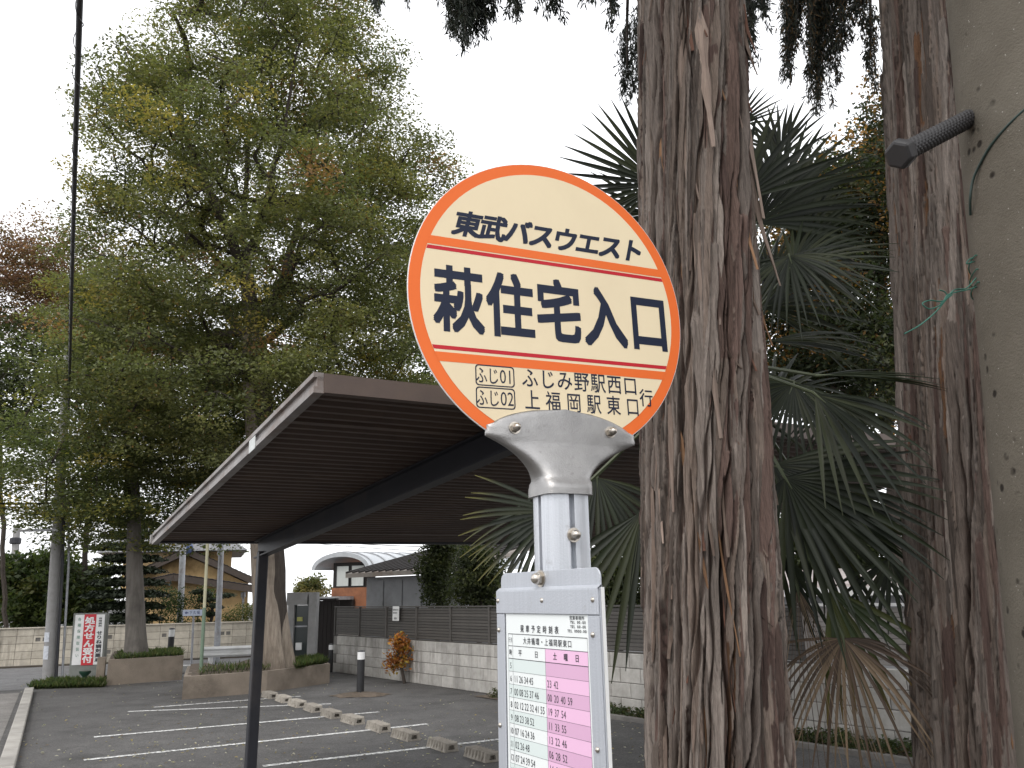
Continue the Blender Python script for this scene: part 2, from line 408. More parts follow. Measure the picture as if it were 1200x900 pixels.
WSL = ['nearest ribbed concrete wheel stop, beside the timetable board', 'ribbed concrete wheel stop on the longest white parking line', 'ribbed concrete wheel stop just past the longest parking line',
       'ribbed wheel stop sitting on the second white parking line', 'ribbed wheel stop just beyond the second parking line', 'ribbed wheel stop between the second and third parking lines', 'ribbed wheel stop just beyond the third white parking line',
       'small wheel stop, third from the far end of the row', 'small wheel stop, second from the far planter end', 'smallest wheel stop at the far end beside the planter']
for i, p in enumerate(WSP):
    c = gnd(*p); o = link('wheel_stop', wsm); o.location = c; o.rotation_euler.z = WSA+random.uniform(-.05, .05)
    tag(o, WSL[i], 'wheel stop', 'wheel stops along the parking bays')

# ================================================================== BOLLARDS
def bollard(base, r, h, label, capw=True, seat=True):
    t = thing('bollard', label, 'bollard', base, 'black bollards with white bands')
    b = MB(); b.lathe([(r, 0), (r, h*.80)], base, n=18); b.build('post', MAT['black'], t, smooth=40)
    b = MB(); b.lathe([(r*1.01, h*.80), (r*1.01, h*.97)], base, n=18); b.build('white_band', MAT['white'], t, smooth=40)
    b = MB(); b.lathe([(r, h*.97), (r*.9, h*.995), (r*.4, h*1.01)], base, n=18); b.build('cap', MAT['black'], t, smooth=40)
    if seat:
        rows = []
        for k in range(5):
            q = k/4; rr = .42*(1-q)+.06; rows.append([base+V3(cos(a*pi/12)*rr*(1+.18*sin(a*2.1+k)), sin(a*pi/12)*rr*.7*(1+.15*sin(a*1.3)), .005+.055*q**.7+.008*sin(a*3+k)) for a in range(24)])
        b = MB(); b.grid(rows, close=True); b.f.append(tuple(range(4*24, 5*24))); b.build('footing', MAT['dirt'], t, smooth=60)
    return t
MAT['dirt'] = M('dirt', (.15, .115, .085), (.07, .055, .04), 12, .95, bump=.02, bscale=30, space='World')
bollard(gnd(422, 815), .065, .74, 'black bollard with white band standing in the open car park')
bollard(gnd(387, 788), .055, .62, 'black bollard with white band at the end of the block wall', seat=False)
bollard(gnd(197.5, 786), .07, 1.0, 'black bollard with white top beyond the grassy planter', seat=False)

# ================================================================== NEAR BLOCK WALL AND FENCE
WA, WB = gnd(389, 787), gnd(1015, 876)
wd = (WB-WA).normalized(); wn = Vector((-wd.y, wd.x, 0)); wn = wn if wn.y < 0 else -wn       # faces the car park
WLEN = (WB-WA).length+3.2
WH = 4*.2
bw_ = thing('block_wall', 'low grey concrete block wall along the back of the car park', 'wall', WA)
mo = MB(); mo.axes(WA-wn*.085, wd*WLEN, -wn*-.07, UP*(WH-.012)); mo.build('mortar', MAT['mortar'], bw_)
bk = MB(); bk.axes((0, 0, 0), (.392, 0, 0), (0, .1, 0), (0, 0, .192)); bkm = bk.mesh('block', MAT['block'], bevel=.006)
wang = atan2(wd.y, wd.x)
for r in range(4):
    n = int(WLEN/.4)
    for i in range(n+1):
        s = i*.4+(.2 if r % 2 else 0)
        if s+.39 > WLEN+.2: continue
        o = link('block', bkm, bw_); o.location = wd*s+UP*(r*.2+.004)-wn*(random.uniform(0, .006)); o.rotation_euler.z = wang
FZ, FHH = WH+.03, .60
fn = thing('louvre_fence', 'dark bronze louvre fence on top of the grey block wall', 'fence', WA+UP*FZ)
npan = int(WLEN/1.25); PW = WLEN/npan
sl = MB(); sl.axes((0, -.006, 0), (PW-.05, 0, 0), (0, .012, -.01), (0, .0, .044)); slm = sl.mesh('slat', MAT['fence'])
slp = sl.mesh('slat', MAT['fence_pale'])
pm = MB(); pm.axes((-.025, -.03, -.03), (.05, 0, 0), (0, .06, 0), (0, 0, FHH+.06)); pmm = pm.mesh('post', MAT['fence'], bevel=.004); pmp = pm.mesh('post', MAT['fence_pale'], bevel=.004)
PALE = npan-4.0
for i in range(npan+1):
    pale = i*PW > (WB-WA).length-1.6
    c = wd*(i*PW)-wn*.05
    o = link('post', pmp if pale else pmm, fn); o.location = c; o.rotation_euler.z = wang
    if i == npan: break
    for k in range(11):
        o = link('slat', slp if pale else slm, fn); o.location = c+wd*.025+UP*(.008+k*.0535); o.rotation_euler.z = wang
pl = [i for i in range(npan) if i*PW > (WB-WA).length-1.6]
sp_ = pl[0]*PW
rl = MB(); rl.axes(WA+UP*(FZ+FHH)-wn*.085-wd*.03, wd*(sp_), -wn*-.07, UP*.025); rl.axes(WA+UP*(FZ-.03)-wn*.075-wd*.03, wd*sp_, wn*.05, UP*.02); rl.build('rail', MAT['fence'], fn)
rl = MB(); rl.axes(WA+UP*(FZ+FHH)-wn*.085+wd*(sp_-.03), wd*(WLEN-sp_), wn*.07, UP*.03); rl.build('rail', MAT['white'], fn)
# placard on the fence
s0 = (onplane(464.5, 719, WA-wn*.0, wn)-WA); sl_ = s0.dot(wd)
PF = (WA+wd*sl_+UP*s0.z+wn*.01, wd, UP, wn)
pc = thing('placard', 'small white notice placard hung on the dark louvre fence', 'sign', PF[0])
pw_, ph_ = .27, .29
b = MB(); b.prism([(-pw_/2, -ph_/2), (pw_/2, -ph_/2), (pw_/2, ph_/2), (-pw_/2, ph_/2)], PF, 0, .006); b.build('plate', MAT['white'], pc)
MAT['ink'] = M('black_print', (.02, .022, .03), (.016, .018, .024), 8, .5)
tx = MB()
for j, (s, n) in enumerate((('契約者以外の', 6), ('駐車お断り', 5), ('管理者', 3))):
    text(tx, s, PF, -.095 if j < 2 else -.045, (.075, .015, -.095)[j], .038, .036, .04, .008, .02)
tx.build('lettering', MAT['ink'], pc)

# ================================================================== PLANTERS
def planter(pts, h, depth_dir, depth, label):
    """front face follows pts (ground), body goes back by depth"""
    t = thing('planter', label, 'planter', pts[0], 'concrete planters at the car park entrance')
    b = MB(); w = .12
    for p, q in zip(pts[:-1], pts[1:]):
        d = (q-p).normalized(); b.axes(p-UP*.02, q-p, depth_dir*w, UP*(h+.02))
    b.axes(pts[0]+depth_dir*w-UP*.02, depth_dir*(depth-w), (pts[1]-pts[0]).normalized()*w, UP*(h+.02))
    b.axes(pts[-1]+depth_dir*w-UP*.02, depth_dir*(depth-w), -(pts[-1]-pts[-2]).normalized()*w, UP*(h+.02))
    b.build('planter_wall', MAT['concrete'], t)
    s = MB(); m = 10
    def line(f): 
        k = f*(len(pts)-1); i = min(int(k), len(pts)-2); return pts[i]+(pts[i+1]-pts[i])*(k-i)
    s.grid([[line(.02+.96*a/m)+depth_dir*(w*.8+(depth-w)*c/m)+UP*(h-.03+.05*sin(a*1.7+c)*sin(c*1.1)+.04*(c/m)) for c in range(m+1)] for a in range(m+1)])
    s.build('soil', MAT['dirt'], t, smooth=60)
    return t
P2 = [gnd(213, 820), gnd(312, 811.5), gnd(386, 800.5)]
pdir = hdir(-14)
planter(P2, .37, hdir(-20), 2.6, 'long tan concrete planter around the biggest tree trunk')
P1 = [gnd(124, 803.5), gnd(213, 797)]
planter(P1, .50, hdir(-24), 2.6, 'tan concrete planter with grassy top behind the pharmacy signboard')
b = MB(); q = gnd(116, 803); b.box(q+UP*.27+hdir(-24)*.15, .16, .3, .54, u=hdir(66)); b.solo('gate_stump', MAT['concrete'], 'square tan concrete stump beside the pharmacy signboard', 'pillar', loc=q, bevel=.01)

# ================================================================== FAR WALL
fw = thing('far_block_wall', 'weathered cream block wall across the road behind the planters', 'wall', FW0)
fs0 = FW0-fwd*4.5; FLEN = 17.6
mo = MB(); mo.axes(fs0-fwn*.085, fwd*FLEN, fwn*.07, UP*.985); mo.build('mortar', MAT['mortar'], fw)
fbm = bk.mesh('block', MAT['farblock'], bevel=.006)
vb = MB()   # pierced ornamental block
vb.axes((0, 0, 0), (.392, 0, 0), (0, .1, 0), (0, 0, .05)); vb.axes((0, 0, .15), (.392, 0, 0), (0, .1, 0), (0, 0, .042))
for x0, x1 in ((0, .05), (.17, .222), (.342, .392)): vb.axes((x0, 0, .05), (x1-x0, 0, 0), (0, .1, 0), (0, 0, .1))
vbm = vb.mesh('block', MAT['farblock'])
fang = atan2(fwd.y, fwd.x)
for r in range(5):
    for i in range(int(FLEN/.4)):
        vent = (r == 3 and i % 4 == 1) or (r == 1 and i % 12 == 5)
        o = link('vent_block' if vent else 'block', vbm if vent else fbm, fw); o.location = fs0-FW0+fwd*(i*.4)+UP*(r*.2+.004)-fwn*(.0+random.uniform(0, .004)); o.rotation_euler.z = fang
cpb = MB(); cpb.axes(fs0-fwn*.10+UP*1.002, fwd*FLEN, fwn*.13, UP*.03); cpb.build('coping', MAT['farblock'], fw)
gl = MB(); gl.axes(fs0+fwn*.03-UP*.05, fwd*FLEN, fwn*.3, UP*.09); gl.solo('gutter_kerb', M('gutter_dirt', (.10, .085, .065), (.05, .042, .034), 5, .95, space='World', bump=.01), kind='structure')

# ================================================================== BUS STOP SIGN
MAT['orange'] = M('orange_sign_paint', (.80, .165, .035), (.76, .15, .032), 6, .38, spec=.18)
MAT['cream'] = M('cream_sign_paint', (.80, .68, .47), (.77, .65, .44), 4, .4, dirt=(.70, .58, .39), dscale=2, spec=.18)
MAT['red'] = M('red_sign_print', (.52, .022, .035), (.48, .02, .03), 6, .4, spec=.18)
MAT['navy'] = M('navy_sign_print', (.016, .022, .045), (.014, .019, .04), 6, .4, spec=.18)
def cast():
    n = NT('cast_aluminium'); co = n.coord('World')
    c = n.ramp(n.noise(co, 22, 8, .6), [(.35, (.33, .322, .315)), (.65, (.40, .39, .38))])
    d = n.ramp(n.noise(co, 75, 6, .7), [(.60, (0, 0, 0)), (.74, (1, 1, 1))]); c = n.mix(d, c, (.27, .26, .25))
    n.set(Base_Color=c, Metallic=1.0, Roughness=n.ramp(n.noise(co, 60, 6), [(.3, .30), (.7, .46)])); n.bump(n.noise(co, 320, 4, .7), .0006); return n.m
MAT['cast'] = cast()
def alu(name, c1, c2, metal, rough):
    n = NT(name); co = n.coord('World', (60, 60, .8)); c = n.ramp(n.noise(co, 4, 4, .6), [(.3, c2), (.7, c1)])
    d = n.coord('World'); c = n.mix(n.ramp(n.noise(d, 25, 8, .7), [(.6, (0,0,0)), (.8, (1,1,1))]), c, (.3, .29, .28))
    n.set(Base_Color=c, Metallic=metal, Roughness=rough); n.bump(n.noise(d, 300, 3), .0004); return n.m
MAT['alu'] = alu('brushed_aluminium', (.64, .66, .70), (.52, .54, .57), .55, .38)
MAT['alupaint'] = alu('grey_blue_painted_aluminium', (.47, .49, .53), (.42, .44, .475), .25, .42)
MAT['bolt'] = M('stainless_bolt', (.62, .58, .52), (.40, .36, .31), 60, .3, 1)
MAT['slot'] = M('slot_shadow_metal', (.25, .25, .26), (.2, .2, .21), 9, .5, .5)
BY = 1.42
DC = at(649, 357.5, BY); AX = at(657.0, 600, BY); AXG = Vector((AX.x, AX.y, 0))
dU = hdir(65); dN = dU.cross(UP); DF = (DC, (dU+UP*.022).normalized(), (UP-dU*.022).normalized(), dN)
fwdc = RM @ Vector((0, 0, -1)); DR = 178*((DC-CAMP).dot(fwdc))/F_PX
print('disc', DC, DR, 'axis', AX)
bs = thing('bus_stop_sign', 'bus stop pole with round cream and orange sign and timetable board', 'bus stop', AXG)
def circ(r, n=96, cu=0, cv=0): return [(cu+r*cos(2*pi*k/n), cv+r*sin(2*pi*k/n)) for k in range(n)]
def band(r, v0, v1, n=14):
    a0, a1 = math.asin(v0/r), math.asin(v1/r)
    R_ = [(r*cos(a0+(a1-a0)*k/n), r*sin(a0+(a1-a0)*k/n)) for k in range(n+1)]
    return R_ + [(-x, y) for x, y in R_[::-1]]
b = MB(); b.prism(circ(DR), DF, -.002, .002); disc = b.build('sign_disc', MAT['orange'], bs, smooth=30)
b = MB(); b.prism(circ(DR+.0014), DF, -.0018, .0012); b.build('disc_edge', MAT['white'], disc, smooth=30)
ri = DR*.925
b = MB(); b.flat(circ(ri), DF, .0024); b.build('cream_field', MAT['cream'], disc)
b = MB()
for v0, v1 in ((.305, .362), (-.452, -.393)): b.flat(band(ri*1.003, v0*DR, v1*DR), DF, .0027)
b.build('orange_band', MAT['orange'], disc)
b = MB()
for v0, v1 in ((.272, .297), (-.376, -.351)): b.flat(band(ri*.998, v0*DR, v1*DR), DF, .0027)
b.build('red_band', MAT['red'], disc)
tx = MB(); text(tx, '東武バスウエスト', DF, -.60*DR, .478*DR, .178*DR, .195*DR, .185*DR, .0027, .034, .28); tx.build('company_lettering', MAT['navy'], disc)
tx = MB(); text(tx, '萩住宅入口', DF, -.672*DR, -.042*DR, .352*DR, .345*DR, .45*DR, .0027, .026); tx.build('stop_name_lettering', MAT['navy'], disc)
tx = MB()
text(tx, 'ふじみ野駅西口', DF, -.205*DR, -.512*DR, .1246*DR, .118*DR, .138*DR, .0027, .006)
text(tx, '上福岡駅東口', DF, -.195*DR, -.655*DR, .149*DR, .112*DR, .138*DR, .0027, .006)
text(tx, '行', DF, .664*DR, -.588*DR, .1, .112*DR, .128*DR, .0027, .006)
for v, s in ((-.519, '01'), (-.660, '02')):
    text(tx, 'ふじ', DF, -.538*DR, v*DR, .080*DR, .082*DR, .115*DR, .0027, .004)
    text(tx, s, DF, -.392*DR, v*DR, .047*DR, .092*DR, .125*DR, .0027, -.004)
    hw, hh, rc, w = .132*DR, .067*DR, .022*DR, .0075*DR
    def rr(hw, hh, rc): return [(-.445*DR+sx*(hw-rc)+rc*cos(a), v*DR+sy*(hh-rc)+rc*sin(a)) for sx, sy, a0 in ((1, 1, 0), (-1, 1, pi/2), (-1, -1, pi), (1, -1, 3*pi/2)) for a in [a0+pi/2*k/4 for k in range(5)]]
    o_, i_ = rr(hw, hh, rc), rr(hw-w, hh-w, rc-w*.5); n = len(o_)
    for k in range(n):
        j = (k+1) % n; tx.flat([o_[k], o_[j], i_[j], i_[k]], DF, .0027)
tx.build('route_lettering', MAT['navy'], disc)

# pole: chamfered square extrusion with a slot in each face
HWP = .0405; CH = .017; SW = .0052; SD = .014
def side(k):
    q = [(HWP, -HWP+CH), (HWP, -SW), (HWP-SD, -SW), (HWP-SD, SW), (HWP, SW), (HWP, HWP-CH), (HWP-CH*.3, HWP-CH*.3)]
    c, s = (1, 0, -1, 0)[k], (0, 1, 0, -1)[k]
    return [(x*c-y*s, x*s+y*c) for x, y in q]
pp = sum((side(k) for k in range(4)), [])
ZT = at(657, 574, BY).z
PFm = (AXG, dN, dU, UP)   # u along face normal (to camera), v along the disc
fr_ = (AXG, dU, -dN, UP)
b = MB(); b.prism(pp, fr_, 0.02, ZT+.01); b.build('pole', MAT['alu'], bs, smooth=35)
b = MB(); b.box(AXG+UP*.06, .42, .42, .12, u=dU); b.build('base', M('base_concrete', (.3, .29, .27), (.22, .21, .2), 6, .9, bump=.005), bs, bevel=.02)
# cast bracket
VB = ZT; VT = at(655, 481, BY).z
rows = []; NR = 34; NA = 40
offu = (DC-AXG).dot(dU)
for i in range(NR+1):
    t = i/NR; z = VB-.012+(VT-VB+.012)*t; h = VT-VB
    q = (z-VB)/h
    if q < .62:
        s = max(0, q)/.62; w = .047+(.151-.047)*(s**2.1); 
        if q < 0: w = .047
    else:
        s = (q-.62)/.38; w = .151*sqrt(max(0, 1-(s**2.0))) if s < 1 else 0
        w = max(w, .0015)
        if s < .38: w = max(w, .1495)
    dpt = .047+(.013-.047)*min(1, max(0, (q-.02)/.52))**.8
    e = 5 if q < .1 else 3.2
    row = []
    for k in range(NA):
        a = 2*pi*k/NA; ca, sa = cos(a), sin(a)
        x = w*math.copysign(abs(ca)**(2/e), ca); y = dpt*math.copysign(abs(sa)**(2/e), sa)
        cx = (offu+.009)*min(1, max(0, q/.5))
        row.append(AXG+UP*z+dU*(x+cx)+dN*y)
    rows.append(row)
b = MB(); b.grid(rows, close=True); b.f.append(tuple(range(NA-1, -1, -1))); b.f.append(tuple(NR*NA+k for k in range(NA)))
br = b.build('bracket', MAT['cast'], bs, smooth=50)
def acorn(mb, p, n, r=.0085):
    n = Vector(n).normalized()
    mb._lathe([(r*1.45, 0), (r*1.45, .002)], Vector(p), n, 16); mb._lathe([(r*1.1, .002), (r*1.1, .008)], Vector(p), n, 6)
    mb._lathe([(r*.98, .008), (r*.95, .011), (r*.75, .015), (r*.4, .0175), (r*.05, .0185)], Vector(p), n, 14)
for px, py in ((603, 501.5), (715, 506.5)):
    p = onplane(px, py, AXG+dN*.0115, dN); b = MB(); acorn(b, p, dN, .0075); b.build('bolt', MAT['bolt'], br, smooth=40)
b = MB(); p = onplane(672, 627, AXG+dN*HWP, dN); acorn(b, p, dN, .0085); b.build('bolt', MAT['bolt'], bs, smooth=40)

# timetable board, on the pole's road side face
bV = hdir(-30); bU = -bV; bN = bU.cross(UP)
P0 = AXG+bN*.062
cL = onplane(583.5, 670, P0, bN); cR = onplane(701.5, 667, P0, bN)
uL, uR = (cL-P0).dot(bU), (cR-P0).dot(bU); zt = (cL.z+cR.z)/2
zc = onplane(640, 690, P0, bN).z; zh = onplane(640, 719.5, P0, bN).z
bwid = uR-uL; print('board', uL, uR, zt, zc, zh)
BF = (P0+bU*((uL+uR)/2), bU, UP, bN); hb = bwid/2; zb = .92
board = MB(); rc = .014
board.prism([(-hb, zb), (hb, zb), (hb, zc), (-hb, zc)], BF, -.005, .0)
bo = board.build('timetable_board', MAT['alupaint'], bs, bevel=.0015)
hd = MB()
arc = [(hb-.003-rc+rc*cos(a), zt-rc+rc*sin(a)) for a in [pi/2*k/5 for k in range(6)]]
pl = [(-hb+.003, zc+.001), (hb-.003, zc+.001)]+arc+[(-x, z) for x, z in arc[::-1]]
hd.prism(pl, BF, -.007, -.004)
hd.prism([(-hb, zh), (hb, zh), (hb, zc-.002), (-hb, zc-.002)], BF, .001, .0045)
fr = [BF[0]+bU*u+UP*z+bN*d for u in (-hb, hb) for z, d in ((zc-.002, .0045), (zc+.004, -.003), (zc+.002, -.006), (zc-.003, .0005))]
hd.grid([fr[0:4], fr[4:8]], close=True)
hdo = hd.build('header_plate', MAT['alupaint'], bo, bevel=.0008)
fw_ = bwid*.088
for s in (-1, 1):
    b = MB(); x0, x1 = (-hb, -hb+fw_) if s < 0 else (hb-fw_*1.05, hb)
    b.prism([(x0, zb), (x1, zb), (x1, zh-.0012), (x0, zh-.0012)], BF, .001, .0036); b.build('side_strip', MAT['alupaint'], bo, bevel=.0006)
b = MB(); b.axes(BF[0]+bU*(hb+.001)+UP*zb-bN*.0065, bU*.002, bN*.005, UP*(zc-zb)); b.build('edge_trim', MAT['white'], bo)
riv = MB()
def rivet(u, z): riv._lathe([(.0042, 0), (.0040, .0012), (.0028, .0026), (.0006, .0033)], BF[0]+bU*u+UP*z+bN*.004, bN, 12)
for u in (-hb+.007, 0.0, hb-.012): rivet(u, zc-.018)
for k in range(4):
    rivet(-hb+.008, zh-.028-.155*k); rivet(hb-.016, zh-.028-.155*k)
riv.build('rivet', MAT['bolt'], bo, smooth=50)
bq = onplane(634, 678, BF[0]-bN*.004, bN); b = MB(); acorn(b, bq, bN, .0095); b.build('bolt', MAT['bolt'], hdo, smooth=40)
b = MB(); b.axes(AXG+bN*.034+UP*(zt-.10)-bU*.02, bN*.0115, bU*.04, UP*.07); b.build('mount', MAT['alu'], bs)
# paper
xp0, xp1 = -hb+fw_+.002, hb-fw_*1.05-.002; pwd = xp1-xp0
MAT['paper'] = M('paper_white', (.80, .83, .82), (.77, .80, .79), 6, .35); MAT['tint'] = M('paper_grey_green', (.67, .74, .72), (.65, .72, .70), 6, .35)
MAT['pink'] = M('paper_pink', (.80, .50, .69), (.78, .48, .67), 6, .35); MAT['pinkd'] = M('paper_dark_pink', (.67, .41, .58), (.65, .39, .56), 6, .35)
b = MB(); b.flat([(xp0, zb), (xp1, zb), (xp1, zh-.0005), (xp0, zh-.0005)], BF, .0012); pap = b.build('timetable_sheet', MAT['paper'], bo)
tx0, tx1 = xp0+pwd*.030, xp1-pwd*.015; tw = tx1-tx0
cA, cB = tx0+tw*.062, tx0+tw*.50             # column borders: hour | weekday | saturday and holidays
zT = zh-.0335; z1 = zT-.0195; z2 = z1-.0205; RP = .0205
NROW = 16
pk, pd, tn, ln = MB(), MB(), MB(), MB()
pk.flat([(cB, z2), (tx1, z2), (tx1, z1), (cB, z1)], BF, .0014)
for r in range(NROW):
    za, zb_ = z2-RP*r, z2-RP*(r+1)
    (pd if r % 2 == 0 else pk).flat([(cB, zb_), (tx1, zb_), (tx1, za), (cB, za)], BF, .0014)
    if r % 2 == 0: tn.flat([(tx0, zb_), (cB, zb_), (cB, za), (tx0, za)], BF, .0014)
pk.build('pink_cell', MAT['pink'], pap); pd.build('dark_pink_cell', MAT['pinkd'], pap); tn.build('tinted_cell', MAT['tint'], pap)
def hl(z, w=.0006): ln.flat([(tx0, z-w/2), (tx1, z-w/2), (tx1, z+w/2), (tx0, z+w/2)], BF, .0016)
def vl(x, z0, z1_, w=.0005): ln.flat([(x-w/2, z0), (x+w/2, z0), (x+w/2, z1_), (x-w/2, z1_)], BF, .0016)
zend = z2-RP*NROW
hl(zT, .001); hl(z1, .0009); hl(z2, .0011)
for r in range(1, NROW+1): hl(z2-RP*r, .0004)
vl(tx0, zend, zT); vl(tx1, zend, zT); vl(cA, zend, zT); vl(cB, zend, z1)
ln.build('ruled_line', MAT['ink'], pap)
tx = MB(); D = .0017
text(tx, '発車予定時刻表', BF, tx0+tw*.20, zT+.0095, tw*.075, .0115, .0125, D, .012)
text(tx, '大井循環・上福岡駅東口', BF, tx0+tw*.235, (zT+z1)/2, tw*.0565, .0115, .0115, D, .004)
text(tx, '行先', BF, tx0+tw*.017, (zT+z1)/2, tw*.028, .0055, .009, D); text(tx, '時', BF, tx0+tw*.03, (z1+z2)/2, 0, .009, .010, D, .01)
text(tx, '平日', BF, tx0+tw*.165, (z1+z2)/2, tw*.22, .0115, .0115, D, .004)
text(tx, '土曜日', BF, cB+tw*.12, (z1+z2)/2, tw*.13, .0115, .0115, D, .012)
for j, s in enumerate(('営業事務所', 'TEL 00-00', 'TEL 00-00', 'TEL 0000-00')):
    text(tx, s, BF, tx1-(.042 if j < 3 else .050), zT+.0285-.0064*j, .0082 if j == 0 else .0047, .0078, .0060, D, .006)
TT = [('5', '', ''), ('6', '11 26 34 45', '23 42'), ('7', '00 08 25 37 46', '00 20 40 59'), ('8', '02 12 22 32 41 55', '19 37 54'), ('9', '08 23 38 52', '11 33 55'), ('10', '07 16 24 36', '13 22 46'),
      ('11', '02 26 48', '06 28 52'), ('12', '07 24 39 54', '16 32 48 59'), ('13', '24 48', '15 32 54'), ('14', '02 24 45', '16 37'), ('15', '07 32 48', '02 16 45'), ('16', '02 15 41 54', '08 30 52'), ('17', '08 22 36', '12 34 56')]
for r, (h, a_, b_) in enumerate(TT):
    zz = z2-RP*(r+.55)
    text(tx, h, BF, tx0+tw*.031-.003*(len(h)-1), zz, .0055, .0115, .0135, D)
    for s, x in ((a_, cA+.006), (b_, cB+.0065)):
        for q, w in enumerate(s.split()):
            text(tx, w, BF, x+q*tw*.069 if x < cB else x+q*tw*.080, zz, .0068, .0125, .0155, D, .003)
tx.build('timetable_lettering', MAT['ink'], pap)

# ================================================================== CEDAR TRUNKS (foreground)
def bark_mat(name):
    n = NT(name); a = n.n('ShaderNodeAttribute'); a.attribute_name = 'Col'
    co = n.coord('World', (14, 14, .55)); f = n.noise(co, 7, 8, .7, .3)
    co2 = n.coord('World', (40, 40, 2.2)); f2 = n.noise(co2, 10, 6, .75, .4)
    c = n.mix(1, a.outputs['Color'], n.ramp(f, [(.3, .42), (.45, .92), (.7, 1.28)]), 'MULTIPLY')
    c = n.mix(1, c, n.ramp(f2, [(.34, .62), (.55, 1.0), (.7, 1.2)]), 'MULTIPLY')
    n.set(Base_Color=c, Roughness=.88); n.b.inputs['Specular IOR Level'].default_value = .2
    mx = n.mix(.5, f, f2); n.bump(mx, .010, 1); return n.m
MAT['bark'] = bark_mat('fibrous_cedar_bark')
GREY = np.array([(.265, .222, .192), (.215, .178, .154), (.31, .262, .228), (.175, .14, .118), (.255, .20, .165)])
REDB = np.array([(.145, .098, .082), (.12, .08, .068), (.17, .115, .095)])
ORNG = np.array([(.17, .085, .045), (.14, .075, .042)])
def cedar_trunk(cx, cy, rfun, z0, z1, seed, nstrip, slant, na=620, dz=.009, hollow=None, redness=.25, lean=0, redang=0, ncrack=150):
    rng = np.random.default_rng(seed); nz = int((z1-z0)/dz); R0 = rfun(1.8)
    Hh = np.zeros((nz, na)); colr = np.zeros((nz, na, 3)); colr[:] = REDB[0]
    du = 2*pi*R0/na; Zg = z0+np.arange(nz)*dz
    # broad undulation of the stem
    A = np.arange(na)/na*2*pi
    und = np.zeros((nz, na))
    for k in range(7):
        m = rng.integers(2, 9); und += rng.uniform(.001, .0045)*np.sin(m*A[None, :]+rng.uniform(0, 6)+Zg[:, None]*rng.uniform(-.9, .9)+slant*m*Zg[:, None]/R0*.6)
    base = rng.random((nz//3+2, na)); base = np.repeat(base, 3, axis=0)[:nz]
    for s in range(nstrip):
        L = rng.uniform(.35, 2.4); w = rng.uniform(.005, .021)*(1.0 if s > nstrip*.3 else 1.9)
        zc = rng.uniform(z0-1.2, z1); ac = rng.random()*na; thick = rng.uniform(.003, .017)*(.6+.8*s/nstrip)
        sl = slant+rng.normal(0, .035); wob = rng.uniform(.001, .006); wf = rng.uniform(2, 6); ph = rng.uniform(0, 6)
        i0, i1 = max(0, int((zc-z0)/dz)), min(nz, int((zc+L-z0)/dz))
        if i1-i0 < 4: continue
        zz = (Zg[i0:i1]-zc)/L
        prof = np.minimum(1, np.minimum(zz/.22, (1-zz)/.035+.02)).clip(0, 1)
        ww = w*(.25+.75*prof)*(1+.22*np.sin(zz*L*wf*2+ph)+.15*np.sin(zz*L*wf*5.3+ph*2))
        cc = ac+(sl*zz*L+wob*np.sin(zz*L*wf+ph))/du
        half = int(w*1.5/du)+2; off = np.arange(-half, half+1)
        u = (off[None, :]-(cc-np.floor(cc))[:, None])*du
        e = 1-(np.abs(u)/ww[:, None])
        m = (e > 0)
        lift = rng.uniform(-.5, .9)*thick
        hh = thick*(.4+.6*prof[:, None])*np.clip(e*7, 0, 1)**.6+lift*(u/w)
        idx = (np.floor(cc)[:, None].astype(int)+off[None, :]) % na
        rows = np.arange(i0, i1)[:, None].repeat(len(off), 1)
        cur = Hh[rows, idx]; base_h = cur*.55
        nh = base_h+hh; upd = m & (nh > cur)
        x = rng.random(); aa = (ac/na*2*pi-redang+pi) % (2*pi)-pi; pal = ORNG if x < .012 else (REDB if x < redness+.45*math.exp(-(aa/.33)**2) else GREY)
        c = pal[rng.integers(len(pal))]*rng.uniform(.62, 1.22)
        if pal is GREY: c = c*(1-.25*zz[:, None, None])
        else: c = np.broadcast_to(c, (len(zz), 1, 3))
        edge = np.clip(e*6, .45, 1)[..., None]; c = c*edge  # crevice shade and dirt painted into the colour along strip edges
        Hh[rows, idx] = np.where(upd, nh, cur)
        cb = np.broadcast_to(c, upd.shape+(3,))
        colr[rows, idx] = np.where(upd[..., None], cb, colr[rows, idx])
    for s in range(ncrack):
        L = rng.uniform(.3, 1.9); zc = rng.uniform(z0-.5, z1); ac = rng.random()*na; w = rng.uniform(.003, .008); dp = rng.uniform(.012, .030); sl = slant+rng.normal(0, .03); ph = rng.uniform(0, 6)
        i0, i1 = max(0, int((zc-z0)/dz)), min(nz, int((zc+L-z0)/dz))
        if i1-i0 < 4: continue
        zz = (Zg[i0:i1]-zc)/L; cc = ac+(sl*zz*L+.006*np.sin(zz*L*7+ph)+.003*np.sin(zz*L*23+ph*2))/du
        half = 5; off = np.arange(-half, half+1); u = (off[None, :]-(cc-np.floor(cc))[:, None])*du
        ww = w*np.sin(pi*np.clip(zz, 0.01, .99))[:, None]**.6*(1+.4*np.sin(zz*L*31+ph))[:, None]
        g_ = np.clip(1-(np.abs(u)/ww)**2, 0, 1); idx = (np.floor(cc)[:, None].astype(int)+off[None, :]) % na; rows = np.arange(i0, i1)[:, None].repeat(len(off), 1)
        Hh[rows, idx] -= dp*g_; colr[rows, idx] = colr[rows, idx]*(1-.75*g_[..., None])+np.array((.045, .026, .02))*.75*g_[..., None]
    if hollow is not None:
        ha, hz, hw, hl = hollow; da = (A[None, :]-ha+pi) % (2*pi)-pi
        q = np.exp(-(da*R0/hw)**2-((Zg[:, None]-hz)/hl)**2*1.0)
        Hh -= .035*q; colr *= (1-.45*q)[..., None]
    fib = rng.normal(0, 1, (nz, na)); 
    k = 30
